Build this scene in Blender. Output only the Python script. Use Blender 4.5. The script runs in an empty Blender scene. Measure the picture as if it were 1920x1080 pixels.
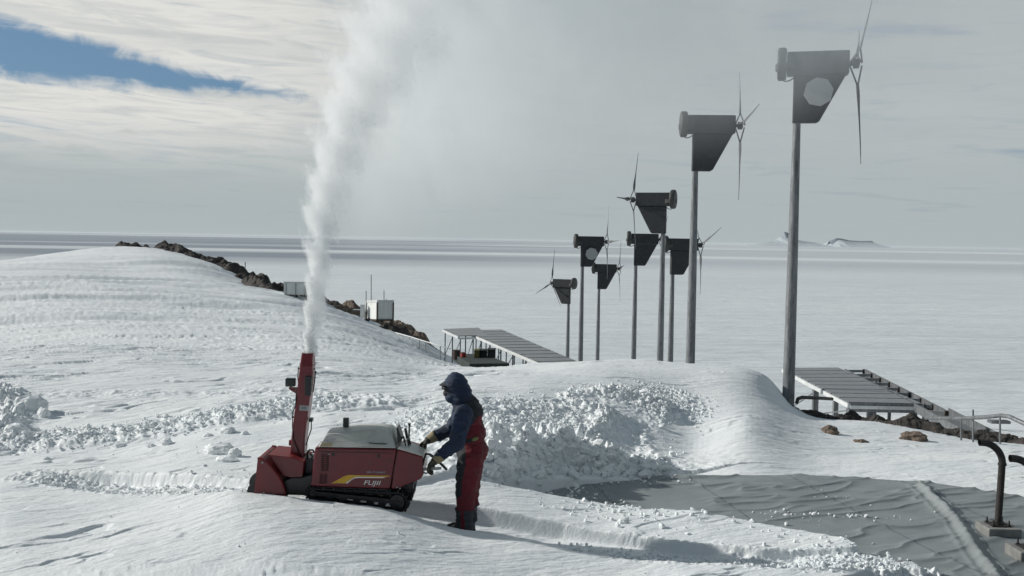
import bpy, math, random
import numpy as np
from mathutils import Matrix, Vector
R = math.radians
random.seed(7)
rng = np.random.default_rng(11)
S = bpy.context.scene
COL = S.collection

# ------------------------------------------------------------------ camera
F = 1867.0
CAMZ = 3.3
TILT = math.atan(90.5 / F)
ROLL = R(0.985)
cam = bpy.data.cameras.new('camera')
cam.sensor_width = 36; cam.lens = 36 * F / 1920
cam.clip_start = 0.1; cam.clip_end = 90000
co = bpy.data.objects.new('camera', cam); COL.objects.link(co)
CM = Matrix.Rotation(math.pi/2 - TILT, 4, 'X') @ Matrix.Rotation(ROLL, 4, 'Z')
co.matrix_world = Matrix.Translation((0, 0, CAMZ)) @ CM
S.camera = co
CM3 = CM.to_3x3()
def at(px, py, Y):
    r = CM3 @ Vector(((px-960)/F, -(py-540)/F, -1))
    r *= Y / r.y
    return Vector((r.x, Y, r.z + CAMZ))

# ------------------------------------------------------------------ light
SUN_AZ = Vector((-0.98, 0.20)).normalized()
SUN_EL = R(28)
sd = Vector((SUN_AZ.x*math.cos(SUN_EL), SUN_AZ.y*math.cos(SUN_EL), math.sin(SUN_EL)))
sl = bpy.data.lights.new('sun', 'SUN'); sl.energy = 3.8; sl.angle = R(1.2); sl.color = (1, .965, .91)
so = bpy.data.objects.new('sun', sl); COL.objects.link(so)
so.rotation_euler = sd.to_track_quat('Z', 'Y').to_euler(); so.location = (-20, 20, 30)

S.view_settings.view_transform = 'Standard'; S.view_settings.look = 'None'
S.view_settings.exposure = 0.0; S.view_settings.gamma = 1
S.render.engine = 'CYCLES'
S.cycles.use_denoising = True
S.cycles.max_bounces = 9
S.cycles.volume_bounces = 6
S.cycles.volume_step_rate = 1.0
S.cycles.volume_max_steps = 128
S.cycles.sample_clamp_indirect = 6

# ------------------------------------------------------------------ node helpers
class NT:
    def __init__(s, tree): s.t = tree; s.n = tree.nodes; s.l = tree.links
    def new(s, typ, **kw):
        n = s.n.new(typ)
        for k, v in kw.items(): setattr(n, k, v)
        return n
    def put(s, sock, v):
        if v is None: return
        if isinstance(v, bpy.types.NodeSocket): s.l.new(v, sock)
        else: sock.default_value = v
    def math(s, op, a, b=None, c=None, clamp=False):
        n = s.new('ShaderNodeMath', operation=op); n.use_clamp = clamp
        s.put(n.inputs[0], a); s.put(n.inputs[1], b); s.put(n.inputs[2], c)
        return n.outputs[0]
    def xyz(s, v):
        n = s.new('ShaderNodeSeparateXYZ'); s.put(n.inputs[0], v); return n.outputs
    def comb(s, x, y, z):
        n = s.new('ShaderNodeCombineXYZ'); s.put(n.inputs[0], x); s.put(n.inputs[1], y); s.put(n.inputs[2], z); return n.outputs[0]
    def mapr(s, v, a, b, c=0., d=1., smooth=True):
        n = s.new('ShaderNodeMapRange', interpolation_type='SMOOTHSTEP' if smooth else 'LINEAR')
        for i, q in enumerate((v, a, b, c, d)): s.put(n.inputs[i], q)
        return n.outputs[0]
    def noise(s, vec, scale=5., detail=4., rough=.5, dist=0.):
        n = s.new('ShaderNodeTexNoise'); s.put(n.inputs['Vector'], vec)
        n.inputs['Scale'].default_value = scale; n.inputs['Detail'].default_value = detail
        n.inputs['Roughness'].default_value = rough; n.inputs['Distortion'].default_value = dist
        return n.outputs['Fac']
    def mapping(s, vec, scale=(1,1,1), rot=(0,0,0), loc=(0,0,0)):
        n = s.new('ShaderNodeMapping'); s.put(n.inputs['Vector'], vec)
        n.inputs['Scale'].default_value = scale; n.inputs['Rotation'].default_value = rot; n.inputs['Location'].default_value = loc
        return n.outputs[0]
    def mix(s, f, a, b, typ='RGBA', blend='MIX'):
        n = s.new('ShaderNodeMix', data_type=typ)
        if typ == 'RGBA': n.blend_type = blend; ia, ib, io = 6, 7, 2
        else: ia, ib, io = 2, 3, 0
        s.put(n.inputs[0], f); s.put(n.inputs[ia], a); s.put(n.inputs[ib], b)
        return n.outputs[io]
def c4(c): return (c[0], c[1], c[2], 1.0)

# ------------------------------------------------------------------ world : Nishita sky behind sheets of thin cloud
W = bpy.data.worlds.new('World'); S.world = W; W.use_nodes = True
T = NT(W.node_tree); T.n.clear()
out = T.new('ShaderNodeOutputWorld'); bg = T.new('ShaderNodeBackground'); bg.inputs[1].default_value = 0.1
T.l.new(bg.outputs[0], out.inputs[0])
sky = T.new('ShaderNodeTexSky', sky_type='NISHITA'); sky.sun_disc = False
sky.sun_elevation = SUN_EL; sky.sun_rotation = math.atan2(sd.x, sd.y)
sky.air_density = 1.0; sky.dust_density = 0.6; sky.ozone_density = 1.5
tc = T.new('ShaderNodeTexCoord'); g = T.xyz(tc.outputs['Generated'])
hz = T.math('SQRT', T.math('ADD', T.math('MULTIPLY', g[0], g[0]), T.math('MULTIPLY', g[1], g[1])))
el = T.math('MULTIPLY', T.math('ARCTAN2', g[2], hz), 57.2958)
az = T.math('MULTIPLY', T.math('ARCTAN2', g[0], g[1]), 57.2958)
# streaky cloud noise, flattened towards the horizon
elc = T.math('POWER', T.math('MAXIMUM', el, 0.0), 0.75)
v1 = T.comb(T.math('MULTIPLY', az, 0.045), T.math('ADD', T.math('MULTIPLY', elc, 0.85), T.math('MULTIPLY', az, 0.02)), 0.0)
n1 = T.noise(v1, 1.0, 8, .56, .35)
v2 = T.comb(T.math('MULTIPLY', az, 0.16), T.math('ADD', T.math('MULTIPLY', elc, 3.2), T.math('MULTIPLY', az, 0.05)), 3.7)
n2 = T.noise(v2, 1.0, 8, .62, .7)
v3 = T.comb(T.math('MULTIPLY', az, 0.35), T.math('MULTIPLY', elc, 1.1), 9.1)
n3 = T.noise(v3, 1.0, 6, .6, .8)
# colours (divided by the background strength further down)
lowc = c4((4.15, 4.65, 4.75)); greyc = c4((4.1, 4.55, 4.7)); lightc = c4((7.5, 7.45, 7.1))
hi = T.mapr(el, 1.0, 9.0)
base = T.mix(hi, lowc, greyc)
left = T.mapr(az, 8.0, -22.0)
up = T.mapr(el, 1.5, 7.0)
brt = T.math('MULTIPLY', T.math('ADD', T.math('MULTIPLY', left, .95), .16), up)
m1 = T.mapr(T.math('ADD', T.math('MULTIPLY', n1, .5), T.math('MULTIPLY', n2, .5)), .36, .60)
m1 = T.math('ADD', T.math('MULTIPLY', m1, .75), T.math('MULTIPLY', T.math('ADD', hi, .1), .35), None, True)
cloud = T.mix(T.math('MULTIPLY', brt, m1, None, True), base, lightc)
# darker and bluer streaks
st = T.math('MULTIPLY', T.mapr(n2, .52, .70), T.mapr(el, .2, 2.0))
cloud = T.mix(T.math('MULTIPLY', st, .42), cloud, c4((3.0, 3.75, 4.25)))
skyblue = T.mix(.55, T.mix(1.0, sky.outputs[0], c4((.55, .62, .70)), blend='MULTIPLY'), c4((1.25, 2.5, 4.1)))
# one long tapering gap of blue at the left, plus thin slits
cl = T.math('ADD', T.math('MULTIPLY', T.math('ADD', az, 27.0), -0.105), 9.25)
hw = T.math('ADD', T.mapr(az, -30, -11, 1.85, .05, False), T.math('MULTIPLY', T.math('SUBTRACT', n2, .5), 1.1))
hw = T.math('ADD', hw, T.math('MULTIPLY', T.math('SUBTRACT', n3, .5), 1.6))
dist = T.math('SUBTRACT', hw, T.math('ABSOLUTE', T.math('SUBTRACT', el, cl)))
gap = T.math('MULTIPLY', T.mapr(dist, -.25, .55), T.mapr(az, -9.5, -13.5))
gap2 = T.math('MULTIPLY', T.mapr(n1, .56, .72), T.math('MULTIPLY', T.mapr(el, 1.5, 3.5), .6))
gap = T.math('MAXIMUM', gap, gap2)
final = T.mix(T.math('MULTIPLY', gap, 1.0), cloud, skyblue)
# unseen dome far above the frame, dimmed and bluish to set the ambient light
final = T.mix(T.mapr(el, 15, 36), final, c4((1.3, 1.7, 2.05)))
# unseen sky behind the camera, dimmed to keep camera-facing sides dark
final = T.mix(T.math('MULTIPLY', T.mapr(g[1], .05, -.35), T.mapr(el, 40, 15)), final, c4((1.0, 1.3, 1.5)))
T.l.new(final, bg.inputs[0])

# ------------------------------------------------------------------ object helpers
def tag(o, label=None, cat=None, group=None, kind=None):
    if label: o['label'] = label
    if cat: o['category'] = cat
    if group: o['group'] = group
    if kind: o['kind'] = kind
    return o
def empty(name, loc, rz=0., label=None, cat=None, group=None):
    o = bpy.data.objects.new(name, None); COL.objects.link(o)
    o.location = loc; o.rotation_euler = (0, 0, rz); o.empty_display_size = .2
    return tag(o, label, cat, group)
class MB:
    def __init__(s): s.v = []; s.f = []; s.m = []; s.mi = 0
    def add(s, vs, fs):
        o = len(s.v); s.v += [tuple(p) for p in vs]
        for f in fs: s.f.append(tuple(i+o for i in f)); s.m.append(s.mi)
        return s
    def box(s, lo, hi, rot=None, cen=None):
        vs = [Vector((x, y, z)) for x in (lo[0], hi[0]) for y in (lo[1], hi[1]) for z in (lo[2], hi[2])]
        if rot is not None:
            c = Vector(cen) if cen else (Vector(lo)+Vector(hi))/2
            vs = [rot @ (p-c) + c for p in vs]
        return s.add(vs, [(0,1,3,2),(4,6,7,5),(0,4,5,1),(2,3,7,6),(0,2,6,4),(1,5,7,3)])
    def hexa(s, near, far):            # two matching loops of n points
        n = len(near)
        fs = [tuple(range(n)), tuple(range(2*n-1, n-1, -1))]
        fs += [(i, i+n, (i+1) % n + n, (i+1) % n) for i in range(n)]
        return s.add(list(near)+list(far), fs)
    def beam(s, a, b, w, h=None, upv=(0,0,1)):
        h = h or w
        a = Vector(a); b = Vector(b); d = (b-a).normalized()
        u = Vector(upv); sx = d.cross(u)
        if sx.length < 1e-4: sx = d.cross(Vector((1,0,0)))
        sx.normalize(); uz = sx.cross(d)
        q = [sx*(w/2)*i + uz*(h/2)*j for i, j in ((-1,-1),(1,-1),(1,1),(-1,1))]
        return s.hexa([a+k for k in q], [b+k for k in q])
    def tube(s, pts, rad, n=10, cap=True, squash=None):
        pts = [Vector(p) for p in pts]
        if not hasattr(rad, '__len__'): rad = [rad]*len(pts)
        vs = []; ref = None
        for i, p in enumerate(pts):
            d = (pts[min(i+1, len(pts)-1)] - pts[max(i-1, 0)]).normalized()
            if ref is None:
                ref = Vector((0,1,0)) if abs(d.y) < .9 else Vector((1,0,0))
            a = (ref - d*ref.dot(d)).normalized(); b = d.cross(a); ref = a
            for k in range(n):
                t = 2*math.pi*k/n
                vs.append(p + a*math.cos(t)*rad[i]*(squash or 1) + b*math.sin(t)*rad[i])
        fs = [(i*n+k, i*n+(k+1) % n, (i+1)*n+(k+1) % n, (i+1)*n+k) for i in range(len(pts)-1) for k in range(n)]
        if cap: fs += [tuple(range(n-1, -1, -1)), tuple((len(pts)-1)*n+k for k in range(n))]
        return s.add(vs, fs)
    def sphere(s, c, r, nu=14, nv=9, M=None):
        c = Vector(c); r = r if hasattr(r, '__len__') else (r, r, r)
        vs = [Vector((0,0,1))]
        for j in range(1, nv):
            for i in range(nu):
                t = math.pi*j/nv; u = 2*math.pi*i/nu
                vs.append(Vector((math.sin(t)*math.cos(u), math.sin(t)*math.sin(u), math.cos(t))))
        vs.append(Vector((0,0,-1)))
        vs = [Vector((p.x*r[0], p.y*r[1], p.z*r[2])) for p in vs]
        if M is not None: vs = [M @ p for p in vs]
        vs = [p+c for p in vs]; L = len(vs)-1
        fs = [(0, 1+i, 1+(i+1) % nu) for i in range(nu)]
        for j in range(nv-2):
            for i in range(nu):
                a = 1+j*nu; fs.append((a+i, a+nu+i, a+nu+(i+1) % nu, a+(i+1) % nu))
        a = 1+(nv-2)*nu
        fs += [(L, a+(i+1) % nu, a+i) for i in range(nu)]
        return s.add(vs, fs)
    def cap2(s, p0, r0, p1, r1):       # tapered capsule out of overlapping closed pieces (for remeshing)
        s.sphere(p0, r0); s.sphere(p1, r1); s.tube([p0, p1], [r0, r1], 14)
        return s
    def build(s, name, mat, parent=None, bevel=0, smooth=False, world=False, segs=2):
        me = bpy.data.meshes.new(name)
        off = Vector(parent.location) if (world and parent is not None) else Vector((0,0,0))
        me.from_pydata([tuple(Vector(p)-off) for p in s.v], [], s.f)
        mats = mat if isinstance(mat, (list, tuple)) else [mat]
        for m in mats: me.materials.append(m)
        if len(mats) > 1: me.polygons.foreach_set('material_index', s.m)
        me.validate()
        import bmesh
        bm = bmesh.new(); bm.from_mesh(me); bmesh.ops.recalc_face_normals(bm, faces=bm.faces); bm.to_mesh(me); bm.free()
        if smooth:
            me.polygons.foreach_set('use_smooth', [True]*len(me.polygons))
        o = bpy.data.objects.new(name, me); COL.objects.link(o)
        if parent is not None: o.parent = parent
        if bevel:
            b = o.modifiers.new('b', 'BEVEL'); b.width = bevel; b.segments = segs; b.limit_method = 'ANGLE'; b.angle_limit = R(35)
        if smooth == 'auto':
            me.polygons.foreach_set('use_smooth', [True]*len(me.polygons))
            bm = bmesh.new(); bm.from_mesh(me)
            for e in bm.edges:
                if len(e.link_faces) == 2 and e.calc_face_angle(0) > R(40): e.smooth = False
            bm.to_mesh(me); bm.free()
        return o
def copy_tree(o, parent=None):
    c = o.copy(); COL.objects.link(c); c.parent = parent
    for ch in o.children: copy_tree(ch, c)
    return c
def np_mesh(name, V, Fc, mat, smooth=True):
    me = bpy.data.meshes.new(name)
    n = Fc.shape[1]
    me.vertices.add(len(V)); me.vertices.foreach_set('co', V.astype(np.float32).ravel())
    me.loops.add(Fc.size); me.loops.foreach_set('vertex_index', Fc.astype(np.int32).ravel())
    me.polygons.add(len(Fc)); me.polygons.foreach_set('loop_start', np.arange(0, Fc.size, n, dtype=np.int32))
    me.polygons.foreach_set('use_smooth', np.full(len(Fc), smooth))
    me.update(calc_edges=True)
    me.materials.append(mat)
    o = bpy.data.objects.new(name, me); COL.objects.link(o)
    return o
def grid_faces(nr, nc):
    i = np.arange(nr*nc).reshape(nr, nc)
    return np.stack([i[:-1,:-1], i[:-1,1:], i[1:,1:], i[1:,:-1]], -1).reshape(-1, 4)

# ------------------------------------------------------------------ materials
def mat(name, col, rough=.5, metal=0., var=.15, vscale=6., bump=0., bscale=30., spec=.5, col2=None, cfac=(.4,.65), stretch=(1,1,1), coat=0.):
    m = bpy.data.materials.new(name); m.use_nodes = True
    t = NT(m.node_tree); p = t.n['Principled BSDF']
    tcn = t.new('ShaderNodeTexCoord'); vec = t.mapping(tcn.outputs['Object'], stretch)
    n = t.noise(vec, vscale, 6, .6)
    a = c4([x*(1-var) for x in col]); b = c4([min(1, x*(1+var)) for x in col])
    cc = t.mix(t.mapr(n, .3, .7), a, b)
    if col2: cc = t.mix(t.mapr(t.noise(vec, vscale*2.3, 7, .65), cfac[0], cfac[1]), cc, c4(col2))
    t.l.new(cc, p.inputs['Base Color'])
    p.inputs['Roughness'].default_value = rough; p.inputs['Metallic'].default_value = metal
    p.inputs['Specular IOR Level'].default_value = spec
    if coat: p.inputs['Coat Weight'].default_value = coat; p.inputs['Coat Roughness'].default_value = .15
    t.l.new(t.mapr(n, .2, .8, rough*.85, min(1, rough*1.15)), p.inputs['Roughness'])
    if bump:
        bn = t.new('ShaderNodeBump'); bn.inputs['Strength'].default_value = bump; bn.inputs['Distance'].default_value = .02
        t.l.new(t.noise(vec, bscale, 6, .6), bn.inputs['Height']); t.l.new(bn.outputs[0], p.inputs['Normal'])
    return m
def snow_mat(name, fine=1.0, ribs=1.0):
    m = bpy.data.materials.new(name); m.use_nodes = True
    t = NT(m.node_tree); p = t.n['Principled BSDF']
    geo = t.new('ShaderNodeNewGeometry'); pos = geo.outputs['Position']
    g_ = t.xyz(pos)
    xr = t.math('ADD', t.math('MULTIPLY', g_[0], .88), t.math('MULTIPLY', g_[1], .47)); yr = t.math('SUBTRACT', t.math('MULTIPLY', g_[1], .88), t.math('MULTIPLY', g_[0], .47))
    pr = t.comb(xr, yr, g_[2])
    n = t.noise(t.mapping(pr, (.25, 1.2, 1)), 1.0, 8, .6)
    cc = t.mix(t.mapr(n, .3, .7), c4((.76, .80, .82)), c4((.85, .875, .88)))
    t.l.new(cc, p.inputs['Base Color'])
    p.inputs['Roughness'].default_value = .62; p.inputs['Specular IOR Level'].default_value = .25
    b1 = t.new('ShaderNodeBump'); b1.inputs['Distance'].default_value = .10; b1.inputs['Strength'].default_value = .32*ribs
    h1 = t.noise(t.mapping(pr, (.5, 3.6, 1)), 1.6, 9, .62, .4)
    t.l.new(h1, b1.inputs['Height'])
    b2 = t.new('ShaderNodeBump'); b2.inputs['Distance'].default_value = .012; b2.inputs['Strength'].default_value = .8*fine
    t.l.new(t.noise(t.mapping(pos, (1, 1.6, 1)), 34., 6, .65), b2.inputs['Height'])
    t.l.new(b1.outputs[0], b2.inputs['Normal']); t.l.new(b2.outputs[0], p.inputs['Normal'])
    return m
M_snow = snow_mat('wind_packed_snow')
M_chunk = snow_mat('broken_snow', 1.0, .2)
M_rock = mat('brown_rock', (.045,.040,.036), .9, var=.5, vscale=1.2, bump=1., bscale=6., col2=(.11,.088,.068), cfac=(.54,.78))
M_rock2 = mat('tawny_rock', (.17,.13,.10), .9, var=.35, vscale=3., bump=1., bscale=14., col2=(.08,.068,.06), cfac=(.5,.7))
M_redp = mat('red_paint', (.135,.004,.010), .38, var=.12, vscale=5, bump=.04, bscale=60, col2=(.08,.006,.009), cfac=(.5,.8), coat=.3)
M_redp2 = mat('worn_red_paint', (.17,.012,.014), .5, var=.3, vscale=9, bump=.1, bscale=60, col2=(.22,.09,.06), cfac=(.56,.74))
M_white = mat('off_white_cowl', (.48,.49,.455), .4, var=.06, vscale=4, col2=(.40,.41,.38), cfac=(.5,.8))
M_black = mat('black_rubber', (.010,.011,.012), .7, var=.3, vscale=20, bump=.3, bscale=90)
M_blackp = mat('black_plastic', (.013,.015,.018), .4, var=.2)
M_track = mat('snowy_track_rubber', (.016,.018,.02), .8, var=.4, vscale=30, bump=.5, bscale=60, col2=(.35,.37,.38), cfac=(.66,.80))
M_steel = mat('dull_steel', (.30,.31,.32), .45, metal=.7, var=.2, vscale=12)
M_pole = mat('galvanised_pole', (.17,.18,.19), .55, metal=.35, var=.35, vscale=3, stretch=(4,4,.6), col2=(.27,.28,.29), cfac=(.5,.7))
M_alu = mat('pale_aluminium', (.36,.38,.39), .4, metal=.4, var=.12, vscale=4)
M_whitem = mat('white_metal', (.66,.68,.68), .5, var=.08, vscale=2, col2=(.5,.5,.48), cfac=(.55,.8))
M_dark = mat('charcoal_cowl', (.028,.031,.036), .65, var=.25, vscale=3, bump=.1, bscale=30, col2=(.05,.054,.06), cfac=(.5,.75))
M_disc = mat('weathered_disc', (.045,.048,.047), .6, var=.3, vscale=6)
M_blade = mat('grey_blade', (.13,.135,.14), .5, var=.2, vscale=4)
M_panel = mat('solar_glass', (.13,.14,.15), .32, var=.2, vscale=1.5, spec=.6, col2=(.26,.27,.28), cfac=(.45,.8))
M_yel = mat('yellow_decal', (.62,.36,.03), .5, var=.08)
M_wdec = mat('white_decal', (.80,.80,.80), .5, var=.05)
M_sticker = mat('grey_sticker', (.36,.37,.38), .5, var=.2, vscale=60)
M_ysticker = mat('buff_sticker', (.42,.35,.20), .5, var=.3, vscale=90)
M_navy = mat('navy_jacket', (.006,.018,.050), .75, var=.35, vscale=9, bump=.5, bscale=26)
M_redc = mat('red_overalls', (.105,.005,.012), .8, var=.2, vscale=8, bump=.5, bscale=24)
M_blkc = mat('black_overalls', (.012,.015,.02), .8, var=.3, vscale=8, bump=.5, bscale=26)
M_gait = mat('slate_gaiter', (.030,.033,.042), .8, var=.25, vscale=12, bump=.4, bscale=30)
M_glove = mat('dark_glove', (.020,.020,.018), .8, var=.4, vscale=22, bump=.3, bscale=60, col2=(.16,.13,.07), cfac=(.50,.66))
M_cuff = mat('tan_cuff', (.24,.20,.12), .85, var=.3, vscale=25, bump=.3, bscale=60)
M_skin = mat('skin', (.38,.22,.16), .5, var=.08)
M_boot = mat('boot_leather', (.035,.033,.03), .7, var=.4, vscale=18, col2=(.22,.22,.20), cfac=(.56,.72))
M_olive = mat('olive_patch', (.16,.16,.06), .7, var=.2)
M_lens = mat('tinted_lens', (.01,.012,.015), .1, var=.1)
M_rust = mat('rusty_brown_pipe', (.034,.029,.027), .7, var=.4, vscale=9, col2=(.075,.062,.055), cfac=(.55,.75), bump=.2, bscale=50)
M_conc = mat('concrete', (.24,.24,.23), .9, var=.2, vscale=8, bump=.3, bscale=50, col2=(.14,.14,.14), cfac=(.6,.75))
M_reddrum = mat('red_drum_paint', (.30,.03,.02), .6, var=.2)
M_brown = mat('brown_drum_paint', (.05,.03,.025), .7, var=.3)
M_green = mat('olive_green_case', (.12,.11,.03), .7, var=.2)
M_dgreen = mat('dark_green_tarp', (.02,.032,.028), .8, var=.4, vscale=2)
M_hut = mat('hut_panel', (.74,.76,.74), .6, var=.08, vscale=1.5, stretch=(3,3,.4), col2=(.60,.61,.58), cfac=(.55,.8))
M_woodd = mat('dark_timber', (.05,.04,.032), .85, var=.3, vscale=6)

# ------------------------------------------------------------------ numpy noise
_P = rng.permutation(512)
_P = np.concatenate([_P, _P, _P])
_G = rng.uniform(-1, 1, (512, 2)); _G /= np.linalg.norm(_G, axis=1)[:, None]
def pnoise(x, y):
    xi = np.floor(x).astype(np.int64); yi = np.floor(y).astype(np.int64)
    fx = x-xi; fy = y-yi
    u = fx*fx*fx*(fx*(fx*6-15)+10); v = fy*fy*fy*(fy*(fy*6-15)+10)
    def gr(ix, iy, dx, dy):
        h = _P[(_P[ix & 511] + iy) & 511]
        return _G[h, 0]*dx + _G[h, 1]*dy
    a = gr(xi, yi, fx, fy); b = gr(xi+1, yi, fx-1, fy)
    c = gr(xi, yi+1, fx, fy-1); d = gr(xi+1, yi+1, fx-1, fy-1)
    return (a*(1-u)+b*u)*(1-v) + (c*(1-u)+d*u)*v
def fbm(x, y, oct=4, gain=.5, lac=2.03):
    s = 0; a = 1.
    for i in range(oct):
        s = s + a*pnoise(x+17.3*i, y-9.1*i); x = x*lac; y = y*lac; a *= gain
    return s
def sstep(a, b, x):
    t = np.clip((x-a)/(b-a), 0, 1); return t*t*(3-2*t)

# ------------------------------------------------------------------ terrain : control points (pixel column, pixel row, distance) of the snow surface
CP = """
-300 1080 10.2;-300 900 13;-300 835 16;-300 740 20.5;-300 640 31;-300 560 50;-300 505 90
0 1080 9.2;0 990 10.5;0 905 12.7;0 838 15.5;0 740 20;0 650 30;0 560 50;0 492 98
110 1080 9.1;110 900 12.8;110 560 50;110 477 106
220 1080 8.95;220 990 10.4;220 900 12.7;220 823 15.5;220 720 21;220 640 31;220 560 52;220 500 88;220 464 118
300 470 120
440 1080 8.9;440 924 11.12;440 902 12.0;490 928 11.08;440 870 13.2;440 780 16;440 720 21;440 640 33;440 580 52;440 530 84;440 510 106
540 932 11.08;540 912 12.0;620 1080 9.0;620 941 11.08;620 915 12.0;620 790 15.5;620 720 20;575 565 78;620 660 30;620 620 44;640 592 62
700 951 11.08;700 924 12.0;750 1080 9.25;750 961 11.08;750 932 12.0;750 780 16;750 720 21;750 690 27;750 660 41;750 628 64
800 700 27;800 672 48;800 646 63
865 1080 9.5;865 994 11.05;865 947 11.95;865 850 13.8;865 740 18;865 700 24;865 690 32;865 688 48
1000 1080 9.9;1000 1008 11.0;1000 965 11.9;1000 912 13.2;1000 850 15.5;1000 740 18.5;1000 695 25;1000 681 29
1180 1080 10.1;1180 1030 11.0;1180 985 11.8;1180 945 12.9;1180 897 14.8;1180 850 16.2;1180 740 20;1180 690 25;1180 673 29
1300 1080 9.9;1300 1048 10.7;1300 1000 11.6;1300 958 12.4;1300 900 15;1300 830 18;1300 740 22;1300 682 28
1400 692 27.5;1445 712 27;1400 800 18.5
1480 1080 10;1480 1048 10.7;1480 990 11.9;1480 902 15.2;1480 820 19;1480 759 26.5
1600 1080 10.1;1600 1018 11.2;1600 905 15.2;1600 850 18.5;1600 793 24
1750 1080 10.3;1750 1000 12.1;1750 914 14.9;1750 860 18;1750 817 22.5
1920 1080 10.5;1920 1000 12.2;1920 938 14.2;1920 880 16.8;1920 850 19.5
2250 1080 10.6;2250 950 14.2;2250 870 19
"""
pts = []
for row in CP.strip().splitlines():
    for t in row.split(';'):
        a, b, c = map(float, t.split()); pts.append(tuple(at(a, b, c)))
for (px, Y, z) in [(-900,6,.1),(-300,6,.15),(400,6,.28),(960,6,.1),(1500,6,-.15),(2300,6,-.2),
                   (960,45,-3.6),(960,65,-6.2),(960,85,-8),(1180,42,-3.2),(1180,70,-7),(1300,45,-4),(1480,33,-2.4),(1480,40,-4),(1650,30,-2.0),(1650,40,-4),
                   (1850,27,-1.9),(1850,38,-4),(2250,26,-2),(2250,40,-5),(1300,90,-11),(1750,90,-12),(2250,90,-12),(840,60,-4.3),(900,75,-6.5),
                   (-900,20,0),(-900,60,0),(-900,110,0),
                   (-900,190,-14),(-300,190,-12),(0,175,-9),(220,190,-9),(440,180,-12),(575,130,-8),(620,110,-7.5),(750,100,-8),(960,120,-12),
                   (-900,300,-34),(0,300,-34),(440,300,-34),(960,260,-34),(1480,180,-30),(2250,180,-30),(1480,300,-40),(2250,300,-40)]:
    pts.append(((px-960)*Y/F, Y, z))
pts = np.array(pts)
A0 = pts[:, 0]/pts[:, 1]*3.2; V0 = np.log(pts[:, 1]); S0 = (pts[:, 2]-CAMZ)/pts[:, 1]
def _k(r2): return .5*r2*np.log(r2+1e-12)
n = len(pts)
K = _k((A0[:, None]-A0)**2 + (V0[:, None]-V0)**2) + 2e-4*np.eye(n)
Pm = np.stack([np.ones(n), A0, V0], 1)
sol = np.linalg.solve(np.block([[K, Pm], [Pm.T, np.zeros((3, 3))]]), np.concatenate([S0, np.zeros(3)]))
GA = np.linspace(-1.1*3.2, 1.1*3.2, 420); GV = np.linspace(math.log(4.5), math.log(330), 520)
ga, gv = np.meshgrid(GA, GV, indexing='ij')
gs = np.zeros(ga.shape)
for i in range(n): gs += sol[i]*_k((ga-A0[i])**2 + (gv-V0[i])**2)
gs += sol[n] + sol[n+1]*ga + sol[n+2]*gv
print('RESID', max(abs(K@sol[:n]+Pm@sol[n:]-S0))*F)
def base_h(x, y):
    x = np.asarray(x, float); y = np.asarray(y, float)
    fa = np.clip((x/y*3.2-GA[0])/(GA[1]-GA[0]), 0, len(GA)-1.001); fv = np.clip((np.log(y)-GV[0])/(GV[1]-GV[0]), 0, len(GV)-1.001)
    ia = fa.astype(int); iv = fv.astype(int); u = fa-ia; w = fv-iv
    s = (gs[ia,iv]*(1-u)+gs[ia+1,iv]*u)*(1-w) + (gs[ia,iv+1]*(1-u)+gs[ia+1,iv+1]*u)*w
    return CAMZ + s*y
def xat(px, Y): return (px-960)*Y/F
def poly_sd(x, y, P):                    # signed distance to a world polygon, positive inside
    P = np.array(P); x = np.asarray(x); d = np.full(x.shape, 1e9); ins = np.zeros(x.shape, bool)
    for i in range(len(P)):
        a = P[i]; b = P[(i+1) % len(P)]; e = b-a
        t = np.clip(((x-a[0])*e[0]+(y-a[1])*e[1])/(e@e), 0, 1)
        d = np.minimum(d, np.hypot(x-a[0]-t*e[0], y-a[1]-t*e[1]))
        c = ((a[1] > y) != (b[1] > y)) & (x < (b[0]-a[0])*(y-a[1])/(b[1]-a[1]+1e-12)+a[0])
        ins ^= c
    return np.where(ins, d, -d)
def path_d(x, y, P):                     # distance to a polyline, parameter of the nearest point, signed side
    P = np.array(P); best = np.full(np.shape(x), 1e9); prm = np.zeros(np.shape(x)); side = np.zeros(np.shape(x)); L = 0
    for i in range(len(P)-1):
        a = P[i]; b = P[i+1]; e = b-a; le = np.hypot(*e)
        t = np.clip(((x-a[0])*e[0]+(y-a[1])*e[1])/(e@e), 0, 1)
        d = np.hypot(x-a[0]-t*e[0], y-a[1]-t*e[1]); m = d < best
        best = np.where(m, d, best); prm = np.where(m, i+t, prm)
        side = np.where(m, np.sign(e[0]*(y-a[1])-e[1]*(x-a[0])), side); L += le
    return best, prm, side
def _ginv(px, py, lo=9., hi=60.):        # where a pixel's ray meets the smooth snow
    Ys = np.linspace(lo, hi, 1500); p1 = at(px, py, 1.0)
    z = CAMZ + (p1.z-CAMZ)*Ys; x = p1.x*Ys
    k = np.argmax(z < base_h(x, Ys)); k = k if k else len(Ys)-1
    return (x[k], Ys[k])
GI = lambda L, **k: [_ginv(*q, **k) for q in L]
TRENCH = [(xat(60,13.1),13.1),(xat(160,12.75),12.75),(xat(280,12.25),12.25),(xat(440,11.7),11.7),(xat(560,11.5),11.5),(xat(760,11.5),11.5),(xat(900,11.5),11.5),(xat(1050,11.3),11.3),(xat(1250,10.95),10.95),(xat(1450,10.65),10.65),(xat(1640,10.65),10.65),(xat(1790,10.8),10.8)]
TDEP = [.0,.17,.15,.11,.13,.17,.19,.22,.12,.09,.06,.0]
TWID = [.30,.42,.42,.38,.37,.37,.40,.42,.36,.32,.34,.4]
STRIP = GI([(-60,832),(110,822),(300,800),(450,775),(560,757),(700,752)])
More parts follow.
